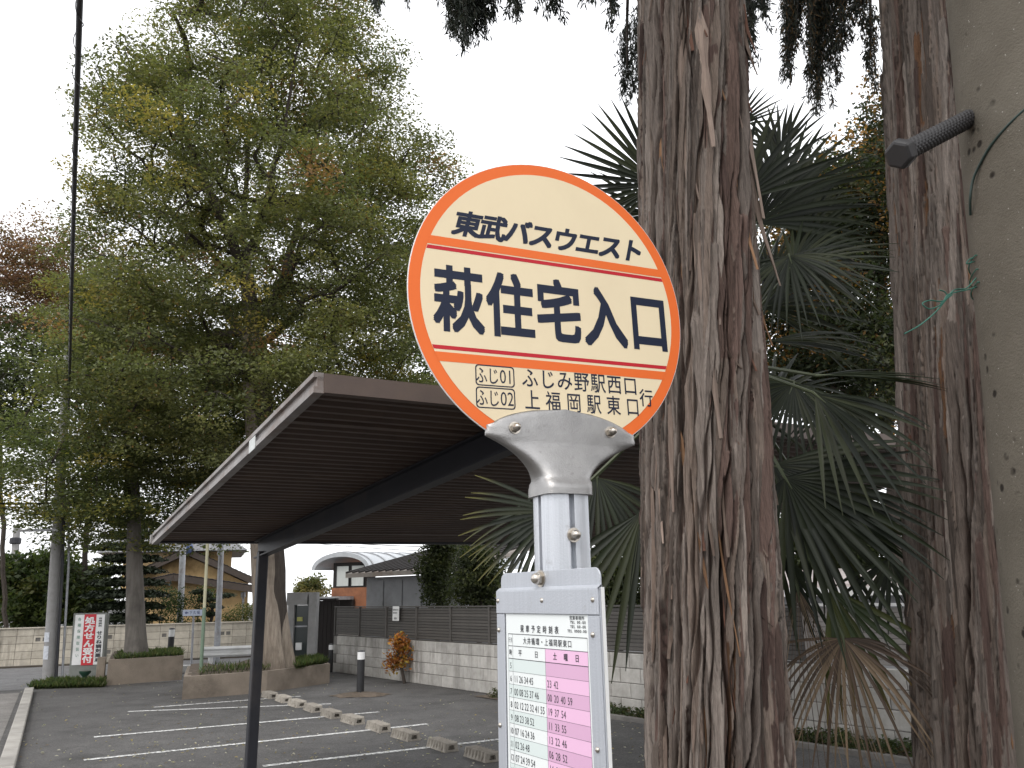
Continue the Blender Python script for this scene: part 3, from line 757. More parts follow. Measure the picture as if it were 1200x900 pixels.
    cs = np.cumsum(np.vstack([np.zeros((1, na)), fib]), 0); fb = (cs[np.minimum(np.arange(nz)+k, nz)]-cs[np.maximum(np.arange(nz)-k, 0)])/sqrt(2*k)
    Hh += .0011*fb
    rr = np.array([rfun(z) for z in Zg])[:, None]+und+Hh
    X = cx+rr*np.cos(A)[None, :]+lean*(Zg[:, None]-1.8); Y = cy+rr*np.sin(A)[None, :]; Z = np.repeat(Zg[:, None], na, 1)
    v = np.stack([X, Y, Z], -1).reshape(-1, 3)
    i = np.arange(nz-1)[:, None]; j = np.arange(na)[None, :]
    f = np.stack([i*na+j, i*na+(j+1) % na, (i+1)*na+(j+1) % na, (i+1)*na+j], -1).reshape(-1, 4)
    return v, f, colr.reshape(-1, 3)
def peel(mb, cx, cy, rfun, ang, z0, L, w, out0, out1, slant=0., tip=.25, lean=0):
    """a loose ribbon of bark hanging from z0 down, standing off the stem by out0..out1"""
    n = 12; rows = []
    for i in range(n+1):
        t = i/n; z = z0-L*t; a = ang+slant*t*L/rfun(z); o = rfun(z)+.011+out0+(out1-out0)*t**2
        ww = w*(1-(1-tip)*t**1.6)*min(1, .25+t*5)*(1+.22*sin(t*17+ang*9)); c, s = cos(a), sin(a); tx = Vector((-s, c, 0)); ra = Vector((c, s, 0)); p = Vector((cx+lean*(z-1.8), cy, z))+ra*o
        rows.append([p-tx*ww/2+ra*.004*sin(t*9), p+ra*(.004+.25*ww), p+tx*ww/2+ra*.004*sin(t*7+1)])
    back = [[q-(q-Vector((cx+lean*(q.z-1.8), cy, q.z))).normalized()*.0025 for q in r] for r in rows]
    ring = [[r[0], r[1], r[2], b[2], b[1], b[0]] for r, b in zip(rows, back)]
    mb.grid(ring, close=True); mb.f.append((5, 4, 3, 2, 1, 0)); k = len(mb.v)-6; mb.f.append(tuple(k+q for q in range(6)))
def peel_mat(name, c1, c2):
    n = NT(name); co = n.coord('World', (16, 16, .7)); c = n.ramp(n.noise(co, 8, 7, .7), [(.28, c2), (.7, c1)])
    oi = n.n('ShaderNodeObjectInfo'); c = n.mix(1, c, n.ramp(oi.outputs['Random'], [(0, .75), (1, 1.25)]), 'MULTIPLY')
    n.set(Base_Color=c, Roughness=.9); n.b.inputs['Specular IOR Level'].default_value = .15; return n.m
MAT['peel'] = peel_mat('loose_grey_bark', (.19, .145, .118), (.085, .062, .05)); MAT['peelo'] = peel_mat('loose_orange_bark', (.24, .14, .08), (.11, .062, .037))
MAT['peell'] = peel_mat('pale_loose_bark', (.30, .235, .195), (.15, .112, .092)); MAT['peelr'] = peel_mat('loose_red_bark', (.16, .085, .06), (.08, .042, .032))
def cedar(px, Y, rf, ztop, label, seed, slant, loc, nst, peels, hollow=None, red=.25, rnd=115, lean=0, dx=0, redo=.45):
    c = at(px, 450, Y)+V3(dx, 0, 0); t = thing('cedar_tree', label, 'tree', (c.x, c.y, 0))
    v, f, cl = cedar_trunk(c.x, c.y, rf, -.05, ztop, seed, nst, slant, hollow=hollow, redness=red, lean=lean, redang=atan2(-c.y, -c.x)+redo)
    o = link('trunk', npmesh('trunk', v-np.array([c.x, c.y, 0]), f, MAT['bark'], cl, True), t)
    rg = random.Random(seed)
    toc = atan2(-c.y, -c.x)
    for q in range(rnd):
        b = MB(); z = rg.uniform(1.0, 4.3); a = toc+rg.uniform(-1.6, 1.6)
        peel(b, c.x, c.y, rf, a, z, rg.uniform(.10, .6), rg.uniform(.005, .024), -.008, rg.uniform(-.004, .034), slant+rg.gauss(0, .08), rg.uniform(.1, .8), lean)
        b.build('bark_strip', MAT[rg.choice(['peel', 'peel', 'peel', 'peel', 'peell', 'peell', 'peelr', 'peelr', 'peelr', 'peelo'])], t, smooth=50)
    for (ppx, ppy, L, w, o0, o1, sl, m) in peels:
        d = ray(ppx, ppy); # first hit of the stem by this sight line
        R = rf(2)+.01; A_ = d.x**2+d.y**2; zz = CAMP.z+d.z/d.y*Y; lx = c.x+lean*(zz-1.8); B_ = d.x*(-lx)+d.y*(-c.y); Cc = lx**2+c.y**2-R*R
        disc_ = B_*B_-A_*Cc; s = (-B_-sqrt(disc_))/A_ if disc_ > 0 else -B_/A_
        p = CAMP+d*s; a = atan2(p.y-c.y, p.x-lx)
        b = MB(); peel(b, c.x, c.y, rf, a, p.z, L, w, o0, o1, sl, .25, lean); b.build('bark_strip', MAT[m], t, smooth=50)
    return t, c
rfA = lambda z: .172+.028*max(0, (2.6-z)/2.6)+.085*max(0, (1.0-z))**2-.006*max(0, z-2.6)
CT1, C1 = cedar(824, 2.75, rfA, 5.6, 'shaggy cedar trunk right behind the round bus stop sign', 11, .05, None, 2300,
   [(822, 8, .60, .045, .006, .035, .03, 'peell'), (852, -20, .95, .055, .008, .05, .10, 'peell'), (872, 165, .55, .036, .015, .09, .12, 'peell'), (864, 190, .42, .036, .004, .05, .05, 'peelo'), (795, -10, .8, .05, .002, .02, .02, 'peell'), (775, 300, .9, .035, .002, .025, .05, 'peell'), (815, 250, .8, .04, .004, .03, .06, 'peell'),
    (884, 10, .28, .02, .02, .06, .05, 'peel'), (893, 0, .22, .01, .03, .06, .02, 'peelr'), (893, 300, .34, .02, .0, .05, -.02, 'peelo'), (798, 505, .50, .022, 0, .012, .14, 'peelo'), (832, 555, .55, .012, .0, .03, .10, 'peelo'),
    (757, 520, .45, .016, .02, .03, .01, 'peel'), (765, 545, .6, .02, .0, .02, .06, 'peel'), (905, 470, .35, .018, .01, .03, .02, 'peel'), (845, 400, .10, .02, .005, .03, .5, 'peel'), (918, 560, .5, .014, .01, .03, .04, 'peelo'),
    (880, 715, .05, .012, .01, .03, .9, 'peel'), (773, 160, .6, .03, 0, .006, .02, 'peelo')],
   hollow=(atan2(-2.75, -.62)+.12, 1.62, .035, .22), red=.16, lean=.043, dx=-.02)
rfB = lambda z: .285+.035*max(0, (2.6-z)/2.6)+.07*max(0, (.9-z))**2-.006*max(0, z-2.6)
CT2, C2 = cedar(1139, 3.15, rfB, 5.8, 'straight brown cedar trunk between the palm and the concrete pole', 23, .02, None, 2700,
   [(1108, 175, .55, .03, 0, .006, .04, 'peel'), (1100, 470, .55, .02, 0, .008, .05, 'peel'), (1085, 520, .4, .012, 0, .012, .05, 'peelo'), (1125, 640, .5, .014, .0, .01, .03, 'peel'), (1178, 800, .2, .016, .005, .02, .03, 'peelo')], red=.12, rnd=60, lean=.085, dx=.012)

# ================================================================== CONCRETE POLE WITH STEP BOLT
def pole_conc():
    n = NT('speckled_pole_concrete'); co = n.coord('World')
    b = n.ramp(n.noise(co, 6, 8, .65), [(.3, (.092, .080, .063)), (.7, (.138, .122, .098))])
    v = n.n('ShaderNodeTexVoronoi'); v.inputs['Scale'].default_value = 120; n.l(co, v.inputs['Vector'])
    sp = n.ramp(v.outputs['Distance'], [(.05, (1, 1, 1)), (.16, (0, 0, 0))]); sel = n.ramp(n.noise(co, 70, 2), [(.54, (0, 0, 0)), (.60, (1, 1, 1))])
    b = n.mix(n.mix(1, sp, sel, 'MULTIPLY'), b, (.40, .38, .34))
    v2 = n.n('ShaderNodeTexVoronoi'); v2.inputs['Scale'].default_value = 34; v2.inputs['Randomness'].default_value = 1; n.l(co, v2.inputs['Vector'])
    hole = n.ramp(v2.outputs['Distance'], [(.14, (1, 1, 1)), (.26, (0, 0, 0))]); s2 = n.ramp(n.noise(co, 9, 3, .6), [(.54, (0, 0, 0)), (.60, (1, 1, 1))])
    hm = n.mix(1, hole, s2, 'MULTIPLY'); b = n.mix(hm, b, (.022, .018, .014))
    n.set(Base_Color=b, Roughness=.92); n.b.inputs['Specular IOR Level'].default_value = .2
    h = n.mix(hm, n.mix(.35, n.noise(co, 240, 4, .7), n.noise(co, 40, 5, .6)), (0, 0, 0)); n.bump(h, .004, 1); return n.m
QY = 1.2
q_ = at(1150, 350, QY); QR = .165
qc = q_+Vector((cos(-.12), sin(-.12), 0))*QR*1.0; qc = Vector((qc.x, qc.y, 0))
qrad = lambda z: QR*(1+(2.0-z)*.013/QR)
qx = lambda z: V3(qc.x+0.06*(z-2.0), qc.y, 0)
cpole = thing('concrete_pole', 'speckled concrete utility pole cut by the right edge of the photo', 'utility pole', qc)
b = MB(); b.grid([[qx(z)+V3(cos(2*pi*k/72)*qrad(z), sin(2*pi*k/72)*qrad(z), z) for k in range(72)] for z in (-.05, 0, .5, 1, 1.5, 2, 2.5, 3, 4, 6, 9)], close=True); b.build('pole_shaft', pole_conc(), cpole, smooth=40)
MAT['rubber'] = M('black_rubber', (.028, .026, .027), (.018, .017, .018), 20, .55)
sb0 = at(1128, 143, QY-.02); sb1 = at(1060, 178, QY-.10)
sd_ = (sb0-sb1).normalized(); root = sb0+sd_*.06
N1, N2 = 150, 80; ua = sd_.orthogonal().normalized(); ub = sd_.cross(ua); Ls = (root-sb1).length
rows = []
for i in range(N1+1):
    t = i/N1; row = []
    for k in range(N2):
        a = 2*pi*k/N2; p1, p2 = a*5+t*Ls*300, a*5-t*Ls*300
        r = .0132+.0026*abs(sin(p1)*sin(p2))
        row.append(sb1+sd_*(Ls*t)+(ua*cos(a)+ub*sin(a))*r)
    rows.append(row)
b = MB(); b.grid(rows, close=True); sbo = b.build('step_bolt', MAT['rubber'], cpole, smooth=40)
b = MB(); b._lathe([(.020, -.022), (.0235, -.018), (.0235, -.003), (.021, 0), (.016, .003)], sb1, sd_, 6); b.build('bolt_head', MAT['rubber'], sbo, bevel=.002)

def wire(name, pts, r, mat, label, cat, n=8, sub=8):
    P = [Vector(p) for p in pts]; out = []
    for i in range(len(P)-1):
        p0, p1, p2, p3 = P[max(i-1, 0)], P[i], P[i+1], P[min(i+2, len(P)-1)]
        for k in range(sub):
            t = k/sub; out.append(.5*((2*p1)+(p2-p0)*t+(2*p0-5*p1+4*p2-p3)*t*t+(3*p1-p0-3*p2+p3)*t**3))
    out.append(P[-1]); b = MB(); b.tube(out, r, n); return b, out
def onpole(px, py, extra=.004):
    d = ray(px, py); R = qrad(CAMP.z+d.z/d.y*QY)+extra; qq = qx(CAMP.z+d.z/d.y*QY); A_ = d.x**2+d.y**2; B_ = -(d.x*qq.x+d.y*qq.y); Cc = qq.x**2+qq.y**2-R*R; q = B_*B_-A_*Cc
    return CAMP+d*((-B_-sqrt(max(q, 0)))/A_)
MAT['wiredk'] = M('dark_green_wire', (.022, .045, .036), (.016, .03, .025), 40, .45)
MAT['twine'] = M('teal_twine', (.035, .15, .11), (.025, .11, .08), 120, .6)
b, _ = wire('w', [onpole(1215, 118), onpole(1200, 129), onpole(1180, 148), onpole(1160, 172), onpole(1147, 195), onpole(1140, 212, .006), onpole(1137, 232, .008), onpole(1137, 252, .002)], .0021, None, '', '')
b.solo('loose_wire', MAT['wiredk'], 'thin dark green wire curving over the concrete pole', 'wire', smooth=60, loc=onpole(1137, 252))
QT = QY+.02
tw = MB()
for pts in ([(1060, 391), (1078, 381), (1095, 367), (1108, 352), (1118, 340), (1132, 338), (1142, 328), (1150, 319)],
            [(1150, 334), (1136, 339), (1122, 342), (1110, 346), (1104, 356), (1090, 362), (1081, 356), (1090, 352), (1104, 353), (1116, 345)],
            [(1146, 300), (1136, 304), (1133, 309), (1140, 307), (1150, 305)], [(1101, 340), (1107, 342), (1110, 348), (1102, 356)]):
    P = [at(x, y, QT-.05*max(0, (1130-x)/90)) for x, y in pts]
    m, _ = wire('t', P, .0011, None, '', '', n=6); tw.add(m.v, m.f)
for py in (319, 334, 303):
    p = at(1150, py, QT); rng_ = [qx(p.z)+UP*p.z+V3(cos(a), sin(a), 0)*(qrad(p.z)+.003) for a in [pi*1.06-k*pi/9 for k in range(1, 10)]]
    m, _ = wire('t', [p]+rng_, .0011, None, '', '', n=5, sub=3); tw.add(m.v, m.f)
tw.solo('twine', MAT['twine'], 'teal twine knotted in loops around the concrete pole', 'twine', smooth=60, loc=at(1104, 352, QT))

# ================================================================== VEGETATION
def foliage(name, centers, rng, per, spread, size, palette, weights, mat, parent=None, flat=.6, aspect=.5, droop=0, jit=.25, clump=None, kind='stuff', label=None):
    """leaves: small folded quads round cluster centres"""
    C_ = np.asarray(centers, float); n = len(C_); pal = np.asarray(palette, float)
    ci = rng.choice(len(pal), n, p=np.asarray(weights)/np.sum(weights)); cj = rng.uniform(1-jit, 1+jit, (n, 1))
    idx = np.repeat(np.arange(n), per); m = len(idx)
    g_ = rng.normal(0, 1, (m, 3)); g_ /= np.maximum(1, np.linalg.norm(g_, axis=1, keepdims=True)/1.8)
    P = C_[idx]+g_*np.asarray(spread)
    P[:, 2] -= droop*((g_[:, 0]**2+g_[:, 1]**2))*spread[0]
    a = rng.normal(0, 1, (m, 3)); a[:, 2] = a[:, 2]*(1-flat)-droop*.8; a /= np.linalg.norm(a, axis=1, keepdims=True)
    nrm = rng.normal(0, 1, (m, 3))*(1-flat*.7); nrm[:, 2] += 1.2*flat
    b = np.cross(nrm, a); b /= np.maximum(1e-6, np.linalg.norm(b, axis=1, keepdims=True)); w = np.cross(a, b)
    L = size*rng.uniform(.6, 1.35, (m, 1)); h = L*aspect*.5
    v = np.stack([P-a*L*.5, P+b*h+w*h*.35, P+a*L*.5, P-b*h+w*h*.35], 1).reshape(-1, 3)
    f = np.arange(m*4).reshape(-1, 4)
    col = pal[ci][idx]*cj[idx]*rng.uniform(.75, 1.3, (m, 1))
    alt = rng.random(m) < .07; col[alt] = pal[rng.integers(0, len(pal), alt.sum())]
    col = np.repeat(col, 4, 0)
    off = np.array(WL[parent.name]) if parent is not None else np.zeros(3)
    o = link(name, npmesh(name, v-off, f, mat, col), parent)
    if kind: o['kind'] = kind
    if label: o['label'] = label
    return o
def grow(limbs, clusters, rng, tipr=.006, power=.46, sag=.06, asc=.7, jit=.05, rmax=None):
    """limbs: list of polylines (first is the trunk); clusters: points the twigs must reach. returns MB of all wood."""
    P = []; par = []
    for li, L in enumerate(limbs):
        prev = -1
        if li:
            q = np.array(L[0]); d = np.linalg.norm(np.array(P)-q, axis=1); prev = int(d.argmin()); L = L[1:] if d.min() < .05 else L
        for i, p in enumerate(L):
            p = np.array(p, float)
            if prev >= 0:
                q = P[prev]; k = max(1, int(np.linalg.norm(p-q)/.35))
                for s in range(1, k+1):
                    P.append(q+(p-q)*s/k+(rng.normal(0, jit*.4, 3) if s < k else 0)); par.append(prev); prev = len(P)-1
            else: P.append(p); par.append(-1); prev = 0
    nt_ = len(P); cap = nt_+len(clusters)*8; A = np.zeros((cap, 3)); A[:nt_] = P; n = nt_; leaf = np.zeros(cap)
    base = np.array(limbs[0][-1]); order = np.argsort(np.linalg.norm(np.asarray(clusters)-base, axis=1)); minz = limbs[0][0][2]+1.2
    for c in order:
        q = np.asarray(clusters[c]); dv = q-A[:n]; d = np.linalg.norm(dv, axis=1); hd = np.hypot(dv[:, 0], dv[:, 1])
        cost = d+asc*np.maximum(0, hd*.35-dv[:, 2]); cost[A[:n, 2] < minz] += 2
        j = int(cost.argmin()); p = A[j].copy(); dj = d[j]; k = int(min(7, max(1, dj/.3)))
        for s in range(1, k+1):
            t = s/k; x = p+(q-p)*t; x[2] += sag*dj*sin(pi*t); 
            if s < k: x = x+rng.normal(0, jit, 3)
            A[n] = x; par.append(j); j = n; n += 1
        leaf[j] += 1
    cnt = leaf[:n].copy()
    for i in range(n-1, -1, -1):
        if par[i] >= 0: cnt[par[i]] += cnt[i]
    r = tipr*np.maximum(cnt, .6)**power
    if rmax: r *= min(1, rmax/r.max())
    kids = [[] for _ in range(n)]
    for i in range(n):
        if par[i] >= 0: kids[par[i]].append(i)
    mb = MB(); stack = [(0, None)]
    while stack:
        s0, pp_ = stack.pop(); ch = [s0] if pp_ is None else [pp_, s0]
        while kids[ch[-1]]:
            k = max(kids[ch[-1]], key=lambda i: r[i])
            for o in kids[ch[-1]]:
                if o != k: stack.append((o, ch[-1]))
            ch.append(k)
        if len(ch) > 1:
            rr = [r[i] for i in ch]; rr[0] = min(rr[0], rr[1]*1.1) if pp_ is not None else rr[0]
            mb.tube([A[i] for i in ch], rr, 8 if max(rr) > .08 else (5 if max(rr) > .025 else 3), cap=False)
    return mb
def blob(rng, n, c, rad, fn=None, shell=.45, lump=.35):
    """cluster centres in an uneven ellipsoidal volume"""
    out = []; ph = rng.uniform(0, 6, 6)
    while len(out) < n:
        d = rng.normal(0, 1, 3); d /= np.linalg.norm(d); r = rng.random()**shell
        k = 1+lump*(sin(3*d[0]+ph[0]+2*d[2])*sin(4*d[1]+ph[1])+.6*sin(7*d[2]+ph[2]+3*d[0])*sin(5*d[0]+ph[3]))
        p = np.array(c)+d*r*k*np.array(rad)
        if fn is None or fn(p): out.append(p)
    return np.array(out)
def treebark(name, c1, c2, z=.6):
    n = NT(name); co = n.coord('World', (7, 7, z)); c = n.ramp(n.noise(co, 3, 8, .7), [(.28, c2), (.72, c1)])
    c = n.mix(n.ramp(n.noise(n.coord('World'), 1.7, 6), [(.5, (0, 0, 0)), (.75, (1, 1, 1))]), c, tuple(x*.6 for x in c2))
    n.set(Base_Color=c, Roughness=.9); n.b.inputs['Specular IOR Level'].default_value = .2; n.bump(n.noise(co, 5, 6), .03); return n.m
MAT['zbark'] = treebark('zelkova_bark', (.34, .29, .235), (.15, .12, .095)); MAT['twig'] = treebark('dark_branch', (.075, .062, .052), (.04, .033, .028))
Z = lambda v: tuple(v)

# the tall zelkova behind the carport ------------------------------------------------
rng = np.random.default_rng(5)
tb = gnd(322, 782, .36); TY = tb.y
zt_ = thing('zelkova_tree', 'tallest green tree with spreading crown behind the carport', 'tree', (tb.x, tb.y, .35))
kz = lambda px, py, dy=0: tuple(at(px, py, TY+dy))
limbs = [[(tb.x, tb.y, .3), kz(311, 520), kz(296, 400), kz(288, 320), kz(286, 250)],
         [kz(296, 400), kz(330, 330, .6), kz(350, 262, 1.0), kz(368, 200, 1.2), kz(430, 150, 1.2)], [kz(288, 320), kz(262, 262, -.6), kz(238, 205, -.9), kz(212, 140, -1.2)],
         [kz(286, 250), kz(290, 180, .3), kz(300, 100, .5), kz(292, 30, .4)], [kz(298, 410), kz(345, 370, -1), kz(410, 330, -1.6), kz(470, 280, -1.8)],
         [kz(296, 400), kz(250, 352, .8), kz(185, 310, 1.6), kz(110, 270, 2)], [kz(288, 310), kz(312, 240, -1.2), kz(335, 150, -1.8), kz(345, 70, -2)],
         [kz(304, 450), kz(240, 420, -1.2), kz(170, 400, -1.8)], [kz(286, 250), kz(262, 170, .9), kz(215, 80, 1.4)]]
def crown_ok(p):
    z = p[2]; h = [(4.0, 1.6), (4.6, 3.0), (5.6, 3.6), (7, 3.7), (8, 3.8), (9.7, 3.95), (11, 3.65), (12.4, 3.25), (14.6, 2.7), (16.5, 1.6), (18, .3)]
    R_ = np.interp(z, [a for a, b in h], [b for a, b in h]); x, y = p[0]-(tb.x-.80+.02*(z-8)), p[1]-tb.y; a = atan2(y, x); r = math.hypot(x, y)
    R_ *= 1+.10*sin(3*a+z*1.3)+.08*sin(5*a-z*2.1)+.07*sin(z*4.2+2*a)
    return r < R_ and (r > R_*.35 or rng.random() < .4)
cl = []
while len(cl) < 2000:
    p = np.array([tb.x-.8+rng.uniform(-5.5, 5.5), tb.y+rng.uniform(-5, 5), rng.uniform(4.1, 17.5)])
    if crown_ok(p) and (sin(p[0]*2.1+1)*sin(p[1]*1.9)*sin(p[2]*2.6+p[0]) > -.22): cl.append(p)
cl = np.array(cl)
LP = np.array([Vector(a_).lerp(Vector(b_), t) for L_ in limbs[:7] for a_, b_ in zip(L_[:-1], L_[1:]) for t in (0, .2, .4, .6, .8)])
keep = []
for p in cl:                                   # clusters thinned on the camera side so the main limbs show
    d_ = LP-p; m_ = (d_[:, 1] > -.2) & (d_[:, 1] < 3.2) & (np.hypot(d_[:, 0], d_[:, 2]+d_[:, 1]*-.45) < .38); keep.append(not (p[2] > 7.4 and m_.any() and rng.random() < .72))
cl = cl[np.array(keep)]
wood = grow(limbs, cl, rng, tipr=.0078, power=.47, rmax=.36)
wood.build('limb', MAT['twig'], zt_, smooth=60)
rows = []
for i in range(60):
    z = .3+i*.115; q = max(0, (2.2-z)/2.2); r = .325+.13*q**3.2-.010*z; cx_ = tb.x+(kz(296, 400)[0]-tb.x)*z/7.2; row = []
    for k in range(72):
        a = 2*pi*k/72; fl_ = 1+(.05+.10*q)*(sin(5*a+.5*sin(z*.7)+.4)+.5*sin(9*a+1.7+z*.2)+.3*sin(17*a+z*.5))
        row.append(V3(cx_+cos(a)*r*fl_, tb.y+sin(a)*r*fl_, z))
    rows.append(row)
b = MB(); b.grid(rows, close=True); b.build('trunk', MAT['zbark'], zt_, smooth=60)
ZP = [(.135, .142, .058), (.105, .118, .05), (.17, .168, .066), (.25, .205, .06), (.20, .115, .05), (.115, .125, .06)]
foliage('crown', cl, rng, 215, (.28, .28, .10), .074, ZP, [4, 4, 3, .7, .35, 3], MAT['leaf'], zt_, flat=.55, droop=.10)

# second tree on the left ----------------------------------------------------------
rng = np.random.default_rng(8)
t2 = gnd(160, 768, .5); t2 = at(160, 768, 18.7); t2.z = .45; Y2 = t2.y
k2 = lambda px, py, dy=0: tuple(at(px, py, Y2+dy))
tt = thing('layered_tree', 'dark green tree with layered yellowing branches growing from the grassy planter', 'tree', (t2.x, t2.y, .45))
def ok2(p):
    z = p[2]; R_ = np.interp(z, [2.9, 3.6, 4.6, 5.6, 6.8, 7.8, 8.6], [1.7, 3.0, 3.3, 2.9, 2.6, 1.7, .5]); x, y = p[0]-(t2.x-.35), p[1]-t2.y; a = atan2(y, x)
    R_ *= 1+.18*sin(3*a+z*2)+.12*sin(7*a+z); return math.hypot(x, y) < R_
cl = []
while len(cl) < 620:
    lay = rng.integers(0, 9); z = 3.1+lay*.62+rng.normal(0, .13)
    p = np.array([t2.x-.35+rng.uniform(-3.6, 3.6), t2.y+rng.uniform(-3.4, 3.4), z]); p[2] -= .10*max(0, math.hypot(p[0]-t2.x, p[1]-t2.y)-1)
    if ok2(p): cl.append(p)
cl = np.array(cl)
wood = grow([[(t2.x, t2.y, .4), k2(155, 640), k2(152, 540), k2(150, 450), k2(150, 400)]], cl, rng, tipr=.007, power=.45, asc=.3, rmax=.22)
wood.build('limb', MAT['twig'], tt, smooth=60)
rows = [[V3(t2.x+(k2(152, 540)[0]-t2.x)*z/5.2+cos(a)*r*(1+.06*sin(5*a+z)), t2.y+sin(a)*r*(1+.06*sin(5*a+z)), .4+z) for a in [2*pi*k/28 for k in range(28)]] for z, r in [(i*.2, .22+.06*max(0, 1-i*.2/.8)**2-.005*i) for i in range(24)]]
b = MB(); b.grid(rows, close=True); b.build('trunk', treebark('grey_trunk_bark', (.22, .20, .18), (.13, .118, .104)), tt, smooth=60)
foliage('crown', cl, rng, 170, (.42, .42, .09), .085, [(.10, .118, .044), (.072, .09, .036), (.17, .165, .05), (.26, .205, .05), (.09, .105, .045)], [4, 4, 1.2, .55, 3], MAT['leaf'], tt, flat=.65, droop=.12)

# trees farther off ---------------------------------------------------------------
def simple_tree(name, label, base, limbs, cl, seed, per, spread, size, pal, wts, cat='tree', rmax=.2, group=None, flat=.5, droop=.1, mat='leaf', tipr=.007):
    rng = np.random.default_rng(seed); t = thing(name, label, cat, base, group)
    w = grow(limbs, cl, rng, tipr=tipr, power=.45, rmax=rmax); w.build('trunk', MAT['twig'], t, smooth=60)
    foliage('crown', cl, rng, per, spread, size, pal, wts, MAT[mat], t, flat=flat, droop=droop); return t
RUST = [(.15, .08, .055), (.12, .085, .05), (.18, .10, .06), (.10, .085, .045)]
DGRN = [(.038, .048, .02), (.052, .062, .026), (.030, .038, .017), (.068, .075, .03)]
MGRN = [(.06, .082, .028), (.042, .062, .022), (.09, .10, .032), (.12, .11, .035)]
Y3 = 27
b3 = at(95, 760, Y3); b3.z = 0
cl = np.vstack([blob(np.random.default_rng(3), 210, at(40, 330, Y3), (4.2, 3, 2.4)), blob(np.random.default_rng(4), 60, at(95, 385, Y3), (2.0, 2, 1.2))])
simple_tree('reddish_tree', 'rust brown leaved tree behind the layered tree, half out of frame', b3, [[tuple(b3), tuple(at(105, 560, Y3)), tuple(at(110, 430, Y3)), tuple(at(95, 370, Y3))], [tuple(at(110, 430, Y3)), tuple(at(70, 380, Y3)), tuple(at(20, 340, Y3))]], cl, 31, 150, (.55, .55, .2), .115, RUST, [4, 2, 2, 2], rmax=.25)
b3 = at(10, 760, 25); b3.z = 0
cl = blob(np.random.default_rng(6), 170, at(-6, 455, 25), (2.6, 2.4, 2.6), lump=.3)
simple_tree('dark_evergreen', 'dark evergreen crown at the left edge under the rusty branches', b3, [[tuple(b3), tuple(at(2, 600, 25)), tuple(at(-2, 440, 25))]], cl, 32, 110, (.45, .45, .2), .15, DGRN, [3, 2, 3, 1], rmax=.2)
b3 = at(545, 700, 24); b3.z = 0
cl = blob(np.random.default_rng(7), 240, at(535, 345, 24), (1.9, 2.2, 3.9), lump=.35)
simple_tree('slim_tree', 'slender green tree seen between the tallest tree and the round sign', b3, [[tuple(b3), tuple(at(540, 520, 24)), tuple(at(538, 360, 24)), tuple(at(535, 260, 24))]], cl, 33, 90, (.4, .4, .2), .14, MGRN, [3, 2, 2, 1], rmax=.18)
Yb = 27.5
b3 = at(60, 765, Yb); b3.z = 0
cl = np.vstack([blob(np.random.default_rng(9), 190, at(42, 690, Yb), (1.75, 1.2, 1.25)), blob(np.random.default_rng(10), 60, at(100, 690, Yb), (1.0, .9, 1.2))])
simple_tree('broadleaf_bush', 'big round yellow green bush behind the far cream wall', b3, [[tuple(b3), tuple(at(56, 735, Yb)), tuple(at(50, 700, Yb))]], cl, 34, 75, (.26, .26, .15), .19, [(.075, .095, .03), (.05, .07, .024), (.12, .125, .04), (.035, .052, .02)], [3, 3, 2, 2], cat='bush', rmax=.1, flat=.35)
b3 = at(152, 770, 26.0); b3.z = 0
cl = []
rr_ = np.random.default_rng(12)
for L in range(11):
    z = .9+L*.36; R_ = np.interp(L, [0, 3, 7, 10], [.8, .95, .85, .3])
    for k in range(int(6+R_*30)):
        a = rr_.uniform(0, 6.3); r = R_*rr_.random()**.6; cl.append(b3+V3(cos(a)*r-.35, sin(a)*r, z-.08*r))
simple_tree('layered_conifer', 'dark layered conifer close behind the grassy planter tree', b3, [[tuple(b3), tuple(b3+V3(-.3, 0, 2.4)), tuple(b3+V3(-.35, 0, 4.6))]], np.array(cl), 35, 120, (.24, .24, .05), .13, [(.022, .03, .016), (.03, .04, .02), (.016, .024, .013)], [3, 2, 2], rmax=.1, mat='needle', flat=.6)
# garden hedges behind the far wall
def hedge(label, p0, p1, dep, z0, z1, seed, pal, size=.075, dens=260):
    rng = np.random.default_rng(seed); p0 = Vector((p0.x, p0.y, 0)); p1 = Vector((p1.x, p1.y, 0)); d = p1-p0; n = Vector((-d.y, d.x, 0)).normalized()
    t = thing('hedge', label, 'hedge', p0+d*.5)
    k = int(d.length*(z1-z0)*dens/10)+40; pts = [p0+d*rng.random()+n*dep*(rng.random()**.5)*(-1 if rng.random() < .8 else 1)*.5+UP*(z0+(z1-z0)*rng.random()) for _ in range(k)]
    foliage('foliage', np.array(pts), rng, 45, (.17, .17, .12), size, pal, [3, 2, 2], MAT['leaf'], t, flat=.2)
    b = MB()
    for i in range(int(d.length/.6)+1): q = p0+d*min(1, (i*.6/d.length)); b.tube([q, q+UP*(z1*.5), q+UP*(z1*.85)+d.normalized()*.05], [.03, .022, .008], 5)
    b.build('stem', MAT['twig'], t); return t
hedge('tall clipped dark green hedge in front of the ochre house', at(186, 740, 28.5), at(244, 740, 29), 1.0, .5, 2.05, 41, [(.04, .062, .02), (.05, .075, .026), (.03, .048, .018)])
hedge('dark clipped hedge behind the pharmacy signboard', at(88, 740, 28), at(182, 740, 28.4), 1.0, .5, 2.15, 42, [(.028, .042, .018), (.035, .052, .02), (.02, .032, .015)])
hedge('low yellow green hedge under the ochre house wall', at(262, 740, 29.5), at(312, 740, 30), .8, .7, 1.45, 43, [(.08, .09, .03), (.06, .072, .026), (.13, .11, .045)])
